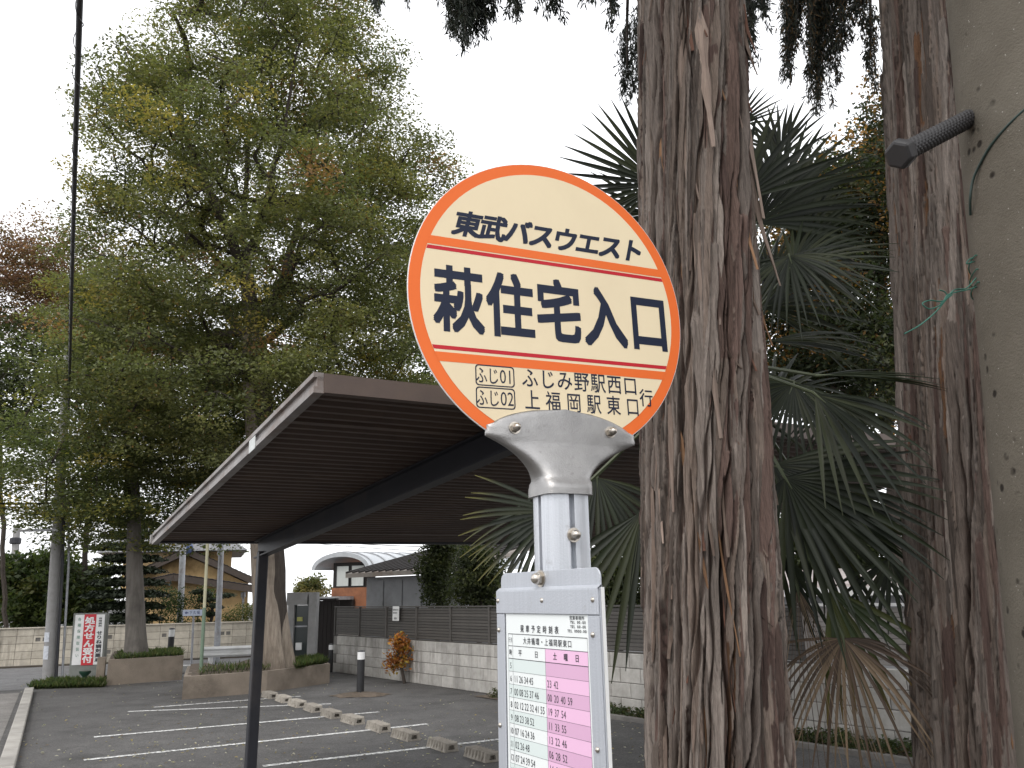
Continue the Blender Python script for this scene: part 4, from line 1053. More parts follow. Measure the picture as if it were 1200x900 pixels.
# clipped garden pine
b3 = at(247, 745, 28.3); b3.z = 0
gp = thing('garden_pine', 'small clipped garden pine with cloud pads beside the tall hedge', 'tree', b3)
pads = [(246, 719), (254, 709), (243, 702), (250, 733), (236, 694), (262, 698)]
b = MB(); b.tube([b3, at(245, 735, 28.3), at(250, 718, 28.3), at(244, 702, 28.3), at(240, 690, 28.3)], [.07, .06, .05, .035, .02], 6)
for px, py in pads: b.tube([at(248, py+6, 28.3), at(px, py+1, 28.3)], [.025, .015], 5)
b.build('trunk', MAT['twig'], gp)
foliage('crown', np.vstack([np.array(at(px, py, 28.3))+np.random.default_rng(px).normal(0, 1, (9, 3))*(.13, .13, .03) for px, py in pads]), np.random.default_rng(44), 60, (.08, .08, .035), .08, [(.02, .03, .015), (.03, .042, .02)], [1, 1], MAT['needle'], gp, flat=.2)
# evergreens behind the near fence
for i, (px, Y, w, h0, h1, lab) in enumerate(((514, 20.5, .42, 1.1, 3.7, 'dark evergreen bush behind the fence beside the grey shed'), (562, 18.0, .45, 1.1, 3.0, 'dark evergreen bush behind the fence next to the timetable board'), (724, 14.5, .8, 1.0, 2.6, 'dark evergreen bush behind the fence right of the sign pole'))):
    b3 = at(px, 700, Y); b3.z = 0; c3 = b3+UP*((h0+h1)/2)
    cl = blob(np.random.default_rng(50+i), 120, c3, (w, w, (h1-h0)/2+.1), lump=.25)
    simple_tree('evergreen_bush', lab, b3, [[tuple(b3), tuple(b3+UP*h0), tuple(c3)]], cl, 60+i, 85, (.17, .17, .12), .085, DGRN, [3, 2, 3, 1], cat='bush', rmax=.07, flat=.3, group='evergreens behind the fence')
b3 = at(362, 705, 45); b3.z = 0
simple_tree('distant_tree', 'tiny pale yellow green tree far off beside the barrel roof', b3, [[tuple(b3), tuple(b3+UP*2)]], blob(np.random.default_rng(70), 70, at(364, 690, 45), (.75, .6, .7)), 71, 60, (.2, .2, .15), .17, [(.13, .13, .05), (.10, .11, .045), (.17, .14, .06)], [1, 1, 1], rmax=.08)
for i, (px, Y, w, h0, h1, lab) in enumerate(((930, 13.5, 1.1, .9, 2.9, 'dark evergreen bush behind the pale shed, left of the gap between trunks'), (1040, 12.6, 1.1, .9, 2.9, 'dark evergreen bush behind the pale shed, beside the straight cedar trunk'))):
    b3 = at(px, 700, Y)+V3(.9, 1.6, 0); b3.z = 0; c3 = b3+UP*((h0+h1)/2)
    cl = blob(np.random.default_rng(55+i), 210, c3, (w, w*.8, (h1-h0)/2+.1), lump=.25)
    simple_tree('evergreen_bush', lab, b3, [[tuple(b3), tuple(b3+UP*h0), tuple(c3)]], cl, 65+i, 85, (.2, .2, .14), .09, DGRN, [3, 2, 3, 1], cat='bush', rmax=.07, flat=.3, group='evergreens behind the fence')
# small autumn sapling by the wall
b3 = gnd(474, 801); Ys = b3.y
cl = np.vstack([blob(np.random.default_rng(80), 30, at(468, 752, Ys), (.17, .15, .15)), blob(np.random.default_rng(81), 34, at(463, 775, Ys), (.22, .18, .17)), blob(np.random.default_rng(82), 14, at(473, 763, Ys), (.14, .14, .3))])
simple_tree('autumn_sapling', 'small sapling with orange and yellow autumn leaves by the block wall', b3, [[tuple(b3), tuple(at(471, 785, Ys)), tuple(at(466, 765, Ys)), tuple(at(468, 748, Ys))]], cl, 83, 11, (.075, .075, .06), .085, [(.34, .13, .03), (.40, .21, .04), (.22, .085, .03), (.30, .22, .05)], [3, 2, 2, 1], rmax=.035, flat=.25, tipr=.005)

# autumn cedar beyond the carport, seen between the two trunks
Yc = 11.5
b3 = at(1040, 700, Yc); b3.z = 0; kc = lambda px, py, dy=0: tuple(at(px, py, Yc+dy))
cl = np.vstack([blob(np.random.default_rng(90), 420, at(975, 395, Yc), (1.45, 1.2, 1.5), lump=.35), blob(np.random.default_rng(91), 300, at(985, 255, Yc), (1.15, 1.0, 1.2), lump=.35), blob(np.random.default_rng(96), 90, at(1045, 170, Yc), (.45, .6, .9), lump=.35)])
simple_tree('autumn_cedar', 'dark green cedar with yellow brown sprays seen between the trunks', b3, [[tuple(b3), kc(1040, 480), kc(1030, 300), kc(1015, 160)], [kc(1040, 450), kc(985, 400), kc(930, 370)]], cl, 92, 105, (.17, .17, .13), .075, [(.032, .042, .02), (.024, .032, .017), (.05, .055, .022), (.20, .105, .03), (.15, .085, .03)], [5, 4, 3, 1.5, 1.1], mat='leaf', rmax=.1, flat=.25, droop=.2)

# hanging cedar sprays of the two foreground trunks ------------------------------------
def spray_mesh(strands, rng, per_m, fl, fw_, pal):
    """strands: list of polylines; scale-like hanging flakes along each"""
    P, T = [], []
    for s in strands:
        s = np.array(s); seg = np.linalg.norm(np.diff(s, axis=0), axis=1); L = seg.sum(); n = int(L*per_m); cum = np.concatenate([[0], np.cumsum(seg)])
        t = rng.random(n)*L; k = np.clip(np.searchsorted(cum, t)-1, 0, len(seg)-1); u = (t-cum[k])/seg[k]
        d = (s[k+1]-s[k])/seg[k][:, None]; wd_ = .055*(1-.75*(t/L))[:, None]
        P.append(s[k]+(s[k+1]-s[k])*u[:, None]+rng.normal(0, 1, (n, 3))*wd_*np.array([.6, .6, .45])); T.append(d)
    P = np.vstack(P); T = np.vstack(T); m = len(P)
    a = T+rng.normal(0, .55, (m, 3)); a[:, 2] -= .25; a /= np.linalg.norm(a, axis=1, keepdims=True)
    b = np.cross(a, rng.normal(0, 1, (m, 3))); b /= np.linalg.norm(b, axis=1, keepdims=True)
    L = fl*rng.uniform(.5, 1.4, (m, 1)); h = fw_*rng.uniform(.6, 1.3, (m, 1))
    v = np.stack([P, P+a*L*.45+b*h, P+a*L, P+a*L*.45-b*h], 1).reshape(-1, 3); pal = np.array(pal)
    col = pal[rng.integers(0, len(pal), m)]*rng.uniform(.7, 1.3, (m, 1)); return v, np.arange(m*4).reshape(-1, 4), np.repeat(col, 4, 0)
def hanging(parent, cx, cy, masses, seed, pal):
    """masses: (px, py_top, py_bottom, width px, Y, number of strands)"""
    rng = np.random.default_rng(seed); st_, tw_ = [], MB()
    for (px, y0, y1, w, Y, k) in masses:
        top = at(px, y0-60, Y); r0 = Vector((cx+.1*(top.x-cx), cy, top.z+.6)); mid = (r0+top)/2+UP*.25
        tw_.tube([r0, mid, top, at(px, y0, Y)], [.018, .014, .009, .005], 5, cap=False)
        for i in range(k):
            x = px+rng.normal(0, w*.32); fall = y0+(y1-y0)*(rng.random()**.6)*(1-.55*min(1, abs(x-px)/max(1, w)))
            Yk = Y+rng.normal(0, .12); a_ = at(px+(x-px)*.4, y0-50, Yk); b_ = at(x, (y0+fall)/2-10, Yk); c_ = at(x+rng.normal(0, 5), fall, Yk)
            st_.append([a_, (a_+b_)/2+UP*.02, b_, (b_+c_)/2, c_]); tw_.tube([a_, b_, c_], [.004, .003, .0015], 3, cap=False)
    tw_.build('branch', MAT['twig'], parent)
    v, f, c = spray_mesh(st_, rng, 420, .042, .0038, pal); o = link('crown', npmesh('crown', v-np.array(WL[parent.name]), f, MAT['needle'], c), parent); o['kind'] = 'stuff'
CPAL = [(.014, .02, .014), (.02, .028, .018), (.011, .016, .011), (.03, .034, .02)]
hanging(CT1, C1.x, C1.y, [(440, -40, 24, 20, 3.6, 9), (475, -40, 14, 10, 3.6, 4), (542, -40, 84, 18, 3.5, 16), (560, -40, 62, 34, 3.5, 26), (535, -30, 50, 30, 3.5, 14), (602, -20, 42, 12, 3.4, 8), (643, -25, 36, 20, 3.4, 11), (588, -20, 5, 8, 3.4, 3), (712, -30, 46, 18, 3.2, 10), (690, -20, 10, 10, 3.2, 4),
                          (750, 60, 120, 14, 3.9, 5), (735, 80, 140, 14, 3.9, 4), (880, -20, 90, 12, 3.6, 9), (893, 10, 20, 8, 3.6, 4)], 101, CPAL)
hanging(CT2, C2.x, C2.y, [(950, -60, 90, 40, 4.2, 32), (985, -60, 80, 24, 4.2, 16), (930, -20, 70, 24, 4.2, 11), (925, 30, 110, 24, 4.3, 10), (965, 30, 150, 30, 4.3, 22), (1005, -30, 45, 18, 4.0, 10), (1020, 60, 125, 12, 4.0, 5)], 102, CPAL+[(.10, .06, .022)])

# their crowns, unseen above the frame, added to shade the stems and palm
def overhead(parent, c, seed, n, lean):
    rng = np.random.default_rng(seed); pts = []
    while len(pts) < n:
        z = rng.uniform(5.6, 10.5); R_ = np.interp(z, [5.6, 7, 10.5], [2.2, 2.6, .8]); a = rng.uniform(0, 6.283); r = R_*rng.random()**.6
        p = V3(c.x+lean*(z-1.8)+cos(a)*r, c.y+sin(a)*r, z); q = RM.transposed() @ (p-CAMP)
        if q.z > -.2 or 450+F_PX*q.y/q.z < -150 or (450-F_PX*q.y/-q.z) < -150: pts.append(tuple(p))
    pts = np.array(pts); top = [(c.x+lean*(z-1.8), c.y, z) for z in (5.2, 6.5, 8, 10.4)]
    w = grow([top], pts, rng, tipr=.006, power=.45, asc=.2, rmax=.15); w.build('limb', MAT['twig'], parent)
    foliage('upper_crown', pts, rng, 110, (.22, .22, .12), .09, CPAL, [1, 1, 1, 1], MAT['needle'], parent, flat=.3, aspect=.25, droop=.3)
overhead(CT1, C1, 131, 220, .043); overhead(CT2, C2, 132, 220, .085)

# ================================================================== PALM
PC = at(846, 440, 3.5)
palm = thing('palm_tree', 'fan palm with dark green fronds behind the shaggy cedar trunk', 'palm', (PC.x, PC.y, 0))
rows = []
for i in range(40):
    z = -.02+i*(PC.z-.05)/39
    rows.append([V3(PC.x+cos(a)*r, PC.y+sin(a)*r, z) for a, r in [(2*pi*k/24, .085+.02*sin(k*2.6+i*1.9)+.015*sin(i*2.3)) for k in range(24)]])
b = MB(); b.grid(rows, close=True); b.build('trunk', MAT['twig'], palm, smooth=50)
FG = [(.010, .015, .006), (.014, .020, .008), (.007, .011, .005), (.022, .027, .010)]; FB = [(.075, .05, .034), (.11, .078, .05), (.05, .035, .025), (.14, .10, .065)]
FY = [(.03, .045, .016), (.06, .07, .02), (.04, .05, .018)]
prng = np.random.default_rng(77)
def frond(hub, tip, R, half, face, droop, pal, tipc=None, n=None, fused=.41, label=None, pet=True, wfac=1.0):
    hub = Vector(hub); ax = (Vector(tip)-hub).normalized(); nv = Vector(face); nv = (nv-ax*nv.dot(ax)).normalized(); sd_ = ax.cross(nv)
    n = n or max(7, int(2*half/6.8)); half = radians(half); dphi = 2*half/(n-1); V, Fc, Cc = [], [], []
    for i in range(n):
        ph = -half+dphi*i+prng.normal(0, dphi*.13); dr = ax*cos(ph)+sd_*sin(ph)
        L = R*(.86+.14*cos(ph))*prng.uniform(.93, 1.05); c = np.array(pal[prng.integers(len(pal))])*prng.uniform(.75, 1.3)
        tw_ = prng.normal(0, .45); dp = droop*prng.uniform(.4, 1.9)+abs(prng.normal(0, .03)); m = 8; b0 = len(V); sdv = dr.cross(nv)
        for k in range(m+1):
            t = k/m; p = hub+dr*(L*t)*(1-.18*dp*t*t)-UP*(dp*L*t**2.4)
            wmax = L*fused*.92*math.tan(dphi/2)*wfac
            w = min(t*L*math.tan(dphi/2)*1.04, wmax) if t < fused+.05 else wmax*(1-((t-fused)/(1-fused))**1.9*.95)
            w = max(w, .0012); fold = .55 if t > .12 else .2
            a_ = tw_*max(0, t-fused); s_ = sdv*cos(a_)+nv*sin(a_)
            V += [p-s_*w+nv*w*fold, p, p+s_*w+nv*w*fold]
            cc = c if (tipc is None or t < .72) else c*(1-(t-.72)/.28)+np.array(tipc)*((t-.72)/.28)
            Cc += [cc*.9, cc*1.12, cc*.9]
        for k in range(m):
            q = b0+3*k; Fc += [(q, q+1, q+4, q+3), (q+1, q+2, q+5, q+4)]
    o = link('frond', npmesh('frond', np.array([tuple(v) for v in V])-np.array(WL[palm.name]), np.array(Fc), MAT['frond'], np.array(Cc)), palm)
    WL[o.name] = Vector(WL[palm.name])
    if label: o['label'] = label
    if pet:
        mid = (PC+hub)/2+UP*.05*(PC-hub).length-ax*.02; b = MB(); b.tube([PC-UP*.05, mid, hub-ax*.01, hub+ax*.05], [.012, .008, .0065, .002], 6)
        b.build('petiole', MAT['petiole'], o, smooth=50)
MAT['petiole'] = M('palm_petiole', (.06, .075, .03), (.04, .05, .022), 5, .5)
cf = lambda h: (CAMP-Vector(h)).normalized()
def F(h, t, R, half, tilt, droop, pal=FG, **k):
    H_, T_ = at(*h), at(*t); f = cf(H_)*(1-abs(tilt))+UP*tilt; frond(H_, T_, R, half, f, droop, pal, **k)
F((772, 216, 3.45), (690, 118, 3.4), .50, 92, .0, .0, n=26)
F((770, 250, 3.7), (668, 215, 3.7), .42, 60, .3, .10)
F((915, 235, 3.7), (962, 90, 3.8), .60, 52, .1, .04)
F((868, 235, 3.4), (935, 120, 3.3), .52, 42, .15, .03)
F((885, 262, 3.5), (1005, 165, 3.5), .60, 50, .25, .08)
F((935, 290, 3.6), (1045, 185, 3.6), .46, 62, .2, .06)
F((930, 312, 3.3), (1040, 262, 3.2), .44, 75, .5, .12)
F((905, 330, 3.8), (960, 260, 3.9), .45, 90, .3, .10)
F((925, 300, 3.2), (940, 345, 3.1), .34, 95, .55, .22)
F((960, 440, 2.74), (1092, 436, 2.72), .40, 34, .72, .05)
F((955, 462, 2.95), (1075, 560, 2.86), .44, 46, .45, .12)
F((930, 450, 3.3), (900, 520, 3.3), .36, 100, .45, .25)
F((985, 470, 3.5), (985, 560, 3.5), .30, 85, .3, .2)
F((920, 560, 3.1), (985, 665, 3.05), .60, 78, .25, .10)
F((905, 545, 3.2), (1045, 605, 3.0), .60, 48, .35, .10)
F((930, 585, 3.4), (1060, 625, 3.4), .50, 60, .3, .15)
F((1042, 655, 3.3), (1036, 745, 3.3), .27, 58, .15, .05, n=12)
F((972, 690, 3.3), (1040, 800, 3.25), .46, 36, .2, .05, pal=FY, tipc=(.16, .10, .03))
F((988, 748, 3.2), (1003, 850, 3.18), .43, 92, .1, .42, pal=FB, label='dead brown frond hanging down', fused=.34, wfac=.8)
F((935, 690, 3.25), (955, 830, 3.2), .55, 26, .1, .2, pal=FB, label='withered brown frond hanging along the trunk', fused=.15, n=18, wfac=.55)
F((652, 600, 3.4), (545, 655, 3.3), .42, 58, .3, .10, pal=FG, tipc=(.13, .12, .03))
F((640, 590, 3.6), (600, 690, 3.5), .40, 55, .3, .1, tipc=(.10, .10, .03))
F((752, 600, 3.45), (716, 760, 3.4), .62, 46, .2, .06, pal=[FG[0], FG[3], FG[1]])
F((700, 560, 3.9), (700, 690, 3.8), .5, 80, .3, .15)
F((895, 360, 3.9), (1010, 330, 4.0), .55, 60, .35, .14)
F((900, 400, 3.6), (1035, 395, 3.5), .52, 30, .62, .10)
F((930, 250, 4.1), (1030, 130, 4.2), .50, 55, .2, .08)
F((905, 470, 3.9), (990, 430, 4.0), .48, 70, .4, .2)
F((910, 640, 3.6), (920, 760, 3.5), .45, 40, .2, .15)
F((960, 600, 3.7), (1035, 690, 3.7), .48, 60, .25, .15)
F((915, 180, 4.3), (900, 80, 4.4), .42, 50, .15, .05)
F((760, 300, 4.1), (690, 300, 4.2), .45, 60, .3, .15)
F((770, 420, 3.9), (700, 470, 4.0), .45, 80, .3, .1)
F((860, 150, 3.9), (870, 60, 3.9), .32, 70, .2, .05)

# ================================================================== LEFT UTILITY POLE, CABLES, FAR POLES
def pole(name, label, cat, p0, p1, r0, r1, mat, n=20):
    p0, p1 = Vector(p0), Vector(p1); t = thing(name, label, cat, p0); b = MB(); b.tube([p0-UP*.05, p0+(p1-p0)*.5, p1], [r0, (r0+r1)/2, r1], n); b.build('shaft', mat, t, smooth=40); return t
up0 = gnd(56.5, 800); UY = up0.y; up1 = at(81, 395, UY)
upole = pole('utility_pole', 'grey concrete utility pole on the left by the pharmacy signboard', 'utility pole', up0, up1, .125, .085, MAT['polec'])
pf = (up0, V3(1, 0, 0), UP, V3(0, -1, 0))
for (x0, x1, y0, y1) in ((51.5, 60.5, 741, 752.5), (50, 58.5, 757, 773)):
    a_, b_ = at(x0, y1, UY-.135), at(x1, y0, UY-.135); nb = MB(); rows = []
    for i in range(7):
        ang = -1.25+1.5*i/6; rr_ = .1285; zc = lambda z: up0+(up1-up0)*((z-up0.z)/(up1.z-up0.z))
        rows.append([zc(z)+V3(sin(ang)*rr_, -cos(ang)*rr_, 0) for z in (a_.z, b_.z)])
    nb.grid(rows); nb.build('notice', M('weathered_notice', (.62, .64, .68), (.36, .38, .42), 26, .5, space='World'), upole)
b = MB(); off = V3(.23, .12, 0); b.tube([up0+off, up0+(up1-up0)*.32+off, up0+(up1-up0)*.58+off*.6], .026, 8); b.build('conduit', MAT['steel'], upole, smooth=40)
b = MB(); off = V3(.165, .0, 0); b.tube([up0+off, up0+(up1-up0)*.28+off, up0+(up1-up0)*.5+off*.8], .03, 8); b.build('conduit', MAT['darkm'], upole, smooth=40)
b = MB(); c_ = at(64, 623, UY); b.axes(c_+V3(-.75, -.14, 0), (.9, 0, 0), (0, .05, 0), (0, 0, .05)); b.build('crossarm', MAT['steel'], upole)
ca = at(80.5, 497, UY-.1); d_ = ray(98, 0); cz = 6.0; cb = CAMP+d_*((cz-EYE)/d_.z); ce = cb+(cb-ca)*.8
pts = [ca+(ce-ca)*t-UP*(.32*sin(pi*min(1, t*1.0))) for t in [i/40 for i in range(41)]]
cabt = thing('overhead_cable', 'black spiral wrapped overhead cable running from the left utility pole', 'cable', ca)
b = MB(); b.tube(pts, .022, 8); b.build('cable', MAT['black'], cabt, smooth=60)
dvec = (ce-ca).normalized(); sx_ = dvec.cross(UP).normalized(); sz_ = sx_.cross(dvec)
b = MB(); hel = [pts[0]+(pts[-1]-pts[0])*t-UP*(.32*sin(pi*t))+(sx_*cos(t*420)+sz_*sin(t*420))*(.026+.010*max(0, sin(t*61))) for t in [i/1500 for i in range(1501)]]
b.tube(hel, .0035, 4); b.build('lashing_wire', MAT['black'], cabt)
dp = pole('distant_pole', 'small far utility pole above the bushes at the left edge', 'utility pole', tuple(at(14, 720, 52))[:2]+(0,), at(20, 616, 52), .24, .20, MAT['polec'], 12)
b = MB(); b.lathe([(.28, -.35), (.34, -.3), (.34, 0), (.26, .05)], at(18.5, 631, 52), n=10); b.build('clamp_band', MAT['darkm'], dp)
def wires(lines, label):
    for i, (p, q, r) in enumerate(lines):
        p, q = at(*p), at(*q); b = MB(); b.tube([p+(q-p)*t-UP*((q-p).length*.012*sin(pi*t)) for t in [k/16 for k in range(17)]], r, 5); b.solo('overhead_wire', MAT['black'], label[i], 'cable', loc=p, group='thin overhead wires')
wires([((-60, 585, 14), (66, 589, UY), .02), ((-60, 578, 14), (68, 606, UY), .014), ((18, 640, 52), (66, 600, UY), .012), ((-30, 665, 40), (20, 617, 52), .02), ((300, 628, 42), (640, 642, 36), .018), ((330, 633, 44), (620, 648, 38), .016)],
      ['upper thin black wire leaving the left utility pole', 'lower thin black wire leaving the left utility pole', 'faint thin wire between the two left poles', 'thin wire sloping down from the far left pole', 'upper thin wire crossing the sky under the carport roof', 'lower thin wire crossing the sky under the carport roof'])

# ================================================================== PHARMACY SIGNBOARD
sgb = gnd(100, 799); SU = V3(.985, .17, 0).normalized(); SN = SU.cross(UP); sY = sgb.y
SFm = (sgb, SU, (UP-SU*.03).normalized(), SN)
sg = thing('pharmacy_signboard', 'standing pharmacy signboard with red centre stripe and white lettering', 'sign', sgb)
ppm = (sY*cos(PITCH)+0)/F_PX*1.0
sw, sh_ = 37*ppm, 76*ppm
b = MB(); b.prism([(-sw/2, 0), (sw/2, 0), (sw/2, sh_), (-sw/2, sh_)], SFm, -.16, 0); b.build('frame', M('grey_green_frame', (.20, .21, .19), (.15, .16, .145), 6, .6, dirt=(.1, .095, .08)), sg, bevel=.01)
z0_, z1_ = sh_*.245, sh_*.975; xw = sw*.435
b = MB(); b.prism([(-xw, z0_), (xw, z0_), (xw, z1_), (-xw, z1_)], SFm, .002, .012); pnl = b.build('panel', MAT['white'], sg)
rx0, rx1 = -sw*.17, sw*.185
b = MB(); b.flat([(rx0, z0_-.01), (rx1, z0_-.01), (rx1, z1_+.008), (rx0, z1_+.008)], SFm, .015); b.build('red_stripe', M('red_board_paint', (.55, .018, .03), (.48, .016, .027), 5, .45), sg)
hh_ = z1_-z0_; tx = MB(); text(tx, '処方せん受付', SFm, (rx0+rx1)/2, z1_-hh_*.115, hh_*.155, sw*.30, hh_*.150, .017, .035, vertical=True); tx.build('white_lettering', MAT['white'], sg)
tx = MB(); text(tx, '保険調剤', SFm, sw*.31, z1_-hh_*.08, hh_*.05, sw*.10, hh_*.045, .014, .02, vertical=True)
text(tx, 'せりね調剤薬局', SFm, sw*.31, z1_-hh_*.37, hh_*.09, sw*.17, hh_*.085, .014, .035, vertical=True); tx.build('black_lettering', MAT['ink'], sg)
tx = MB(); text(tx, '各種保険取扱い', SFm, -sw*.30, z1_-hh_*.09, hh_*.12, sw*.10, hh_*.075, .014, .01, vertical=True); tx.build('green_lettering', M('green_print', (.10, .22, .16), (.09, .2, .14), 5, .5), sg)
fp = gnd(98, 803); b = MB(); b.lathe([(.035, 0), (.03, .13), (.045, .17), (.11, .24), (.115, .28), (.06, .285)], fp, n=14)
b.solo('funnel_post', M('dark_green_plastic', (.02, .06, .04), (.015, .045, .03), 6, .5), 'short dark green funnel shaped post at the foot of the signboard', 'post', smooth=50, loc=fp)

# ================================================================== STREET FURNITURE ACROSS THE PLANTERS
p0 = at(211, 742, 29); p0.z = 0; pole('metal_pole', 'pale grey metal pole rising from the clipped hedge', 'pole', p0, at(215.5, 620, 29), .11, .10, MAT['steel'])
p0 = gnd(253.5, 778); gpY = p0.y; mp_ = pole('metal_pole', 'slim grey lamp pole with bracket behind the white guard rail', 'pole', p0, at(260, 628, gpY), .085, .07, MAT['steel'])
b = MB(); q = at(259.5, 636, gpY); b.tube([q, q+V3(.35, 0, .05), q+V3(.7, 0, .22)], .03, 8); b.tube([q+V3(0, -.07, -.35), q+V3(.02, -.1, -.15)], .07, 8); b.build('bracket', MAT['steel'], mp_)
p0 = gnd(235.5, 787, .36); gY = p0.y; t = thing('thin_pole', 'thin pole painted green below and cream above, standing in the long planter', 'pole', p0)
pm_ = at(239.5, 712, gY); pt = at(244, 622, gY)
b = MB(); b.tube([p0-UP*.05, pm_], .034, 10); b.build('lower_tube', M('green_pole_paint', (.14, .20, .14), (.11, .16, .11), 5, .5), t, smooth=40)
b = MB(); b.tube([pm_, pt], .03, 10); b.build('upper_tube', M('cream_pole_paint', (.46, .44, .30), (.36, .34, .22), 5, .5), t, smooth=40)
p0 = gnd(224, 781); nY = p0.y; nt_ = thing('street_name_sign', 'small pale blue arrow sign on a thin post before the hedge', 'sign', p0)
b = MB(); b.tube([p0, at(227, 722, nY)], .03, 8); b.build('post', MAT['steel'], nt_, smooth=40)
c_ = at(226.5, 718, nY-.04); NF = (c_, V3(1, 0, 0), UP, V3(0, -1, 0)); k_ = nY/F_PX
b = MB(); b.prism([(-11.5*k_, -3.4*k_), (11.5*k_, -3.4*k_), (11.5*k_, 3.4*k_), (-11.5*k_, 3.4*k_)], NF, 0, .03); b.build('plate', M('pale_blue_plate', (.60, .66, .80), (.54, .60, .74), 6, .45), nt_)
tx = MB(); tx.flat([(-9.3*k_, 0), (-7.0*k_, -1.7*k_), (-7.0*k_, -.6*k_), (-5*k_, -.6*k_), (-5*k_, .6*k_), (-7.0*k_, .6*k_), (-7.0*k_, 1.7*k_)], NF, .033)
text(tx, '下久保', NF, -2.2*k_, .2*k_, 4.2*k_, 3.6*k_, 4.2*k_, .033, .01); tx.build('lettering', M('blue_print', (.10, .14, .30), (.09, .12, .26), 5, .5), nt_)
g0 = gnd(234, 781); grY = g0.y; gd = V3(1, .32, 0).normalized(); kk = grY/F_PX
gr = thing('guard_rail', 'short white guard rail on the pavement beyond the long planter', 'guard rail', g0); Lg = 2.6; gz = at(234, 758, grY).z
prof = [(0, 0), (.05, .05), (0, .11), (0, .16), (.05, .21), (0, .27)]
b = MB(); gn = Vector((gd.y, -gd.x, 0)); b.grid([[Vector((g0.x, g0.y, gz-.27))+gd*s+gn*(.06+o_)+UP*h for o_, h in prof] for s in (0, .4, .8, 1.2, 1.6, 2.0, Lg)]); b.build('rail_beam', MAT['white'], gr)
for s in (.25, 1.9): b = MB(); q = g0+gd*s; b.tube([q, Vector((q.x, q.y, gz-.02))], .06, 10); b.build('post', MAT['white'], gr, smooth=40)
b = MB(); q = gnd(213, 789); b.axes(q, V3(1, .3, 0).normalized()*2.6, V3(-.3, 1, 0).normalized()*.2, UP*.14); b.solo('kerb_edge', M('pale_kerb', (.42, .41, .40), (.3, .29, .28), 5, .85), kind='structure', loc=q)
b = MB(); b.axes(q-V3(.02, .02, 0), V3(1, .3, 0).normalized()*.32, V3(-.3, 1, 0).normalized()*.26, UP*.17); b.solo('kerb_block', MAT['white'], 'white painted kerb end block beside the planters', 'kerb', loc=q, bevel=.01)

# grey booth and gate at the far end of the wall
BYY = 21.0
def bx(mb, x0, x1, y0, y1, Y, dep):
    a_, b_ = at(x0, (y0+y1)/2, Y), at(x1, (y0+y1)/2, Y); za, zb2 = at(x0, y1, Y).z, at(x1, y0, Y).z; mb.axes(V3(a_.x, Y, za), V3(b_.x-a_.x, 0, 0), V3(0, dep, 0), V3(0, 0, zb2-za))
bo_ = thing('entrance_booth', 'grey concrete gate booth with a glazed opening beside the biggest trunk', 'booth', tuple(at(354, 780, BYY))[:2]+(0,))
b = MB(); bx(b, 360.5, 369.5, 694, 786, BYY, .3); b.build('pillar', MAT['polec'], bo_)
b = MB(); bx(b, 336, 360, 694, 709, BYY+.02, .3); b.build('lintel', MAT['polec'], bo_)
b = MB(); bx(b, 336, 343, 709, 786, BYY+.02, .3); b.build('pillar', MAT['polec'], bo_)
b = MB(); bx(b, 343, 360.5, 709.5, 786, BYY+.16, .04)
gm = NT('dark_glass'); gm.set(Base_Color=(.045, .055, .055), Roughness=.12); MAT['glass'] = gm.m; gp_ = b.build('glass', MAT['glass'], bo_)
b = MB(); bx(b, 343, 360, 733, 735, BYY+.12, .03); b.build('glazing_bar', MAT['steel'], bo_)
b = MB(); bx(b, 346, 353.5, 753, 762, BYY+.10, .05); b.build('white_box', MAT['white'], bo_, bevel=.01)
b = MB(); bx(b, 348, 354.5, 723, 728, BYY+.13, .02); b.build('sticker', M('yellow_sticker', (.42, .42, .12), (.32, .32, .09), 9, .5), bo_)
gt_ = thing('dark_gate', 'dark brown panelled gate between the booth and the block wall', 'gate', tuple(at(379, 780, 22.5))[:2]+(0,))
MAT['dkwood'] = M('dark_stained_wood', (.022, .016, .014), (.014, .011, .01), 4, .7, stretch=(8, 8, 1), space='World')
for i in range(5): b = MB(); bx(b, 369+i*4.6, 373.3+i*4.6, 704, 784, 22.5, .06); b.build('plank', MAT['dkwood'], gt_)
b = MB(); bx(b, 366, 394, 701, 704, 22.4, .3); b.build('lintel', MAT['dkwood'], gt_)
b = MB(); bx(b, 366, 396, 704, 784, 22.6, .05); b.build('backing', MAT['dkwood'], gt_)

# ================================================================== BUILDINGS BEHIND
MB_ = 31.0
md = thing('barrel_roof_house', 'orange walled house with a silver barrel vault roof', 'house', tuple(at(410, 720, MB_))[:2]+(0,))
MAT['orangew'] = M('orange_render', (.33, .135, .065), (.25, .10, .05), 3, .85, dirt=(.14, .06, .035)); MAT['silver'] = M('silver_standing_seam', (.55, .57, .59), (.45, .47, .49), 3, .45, .4)
vd = V3(1, .75, 0).normalized()            # vault axis runs right and back
pa, pbk = at(369, 663, MB_), at(428, 668, MB_-1.0)
ch = (pbk-pa); cm = (pa+pbk)/2; cu = Vector((ch.x, ch.y, 0)).normalized(); hw = Vector((ch.x, ch.y, 0)).length/2; rise = at(395, 651, MB_-.4).z-cm.z
def arc(off, d): return [cm+cu*(-(hw+off))*cos(pi*k/18)+UP*((rise+off)*sin(pi*k/18)-.05)+vd*d for k in range(19)]
b = MB(); VL = 7.0
b.grid([arc(.0, 0), arc(0, VL)]); b.grid([arc(.16, VL), arc(.16, 0)]); b.grid([arc(.16, 0), arc(0, 0)]); b.grid([arc(0, VL), arc(.16, VL)]); rf_ = b.build('roof', MAT['silver'], md, smooth=30)
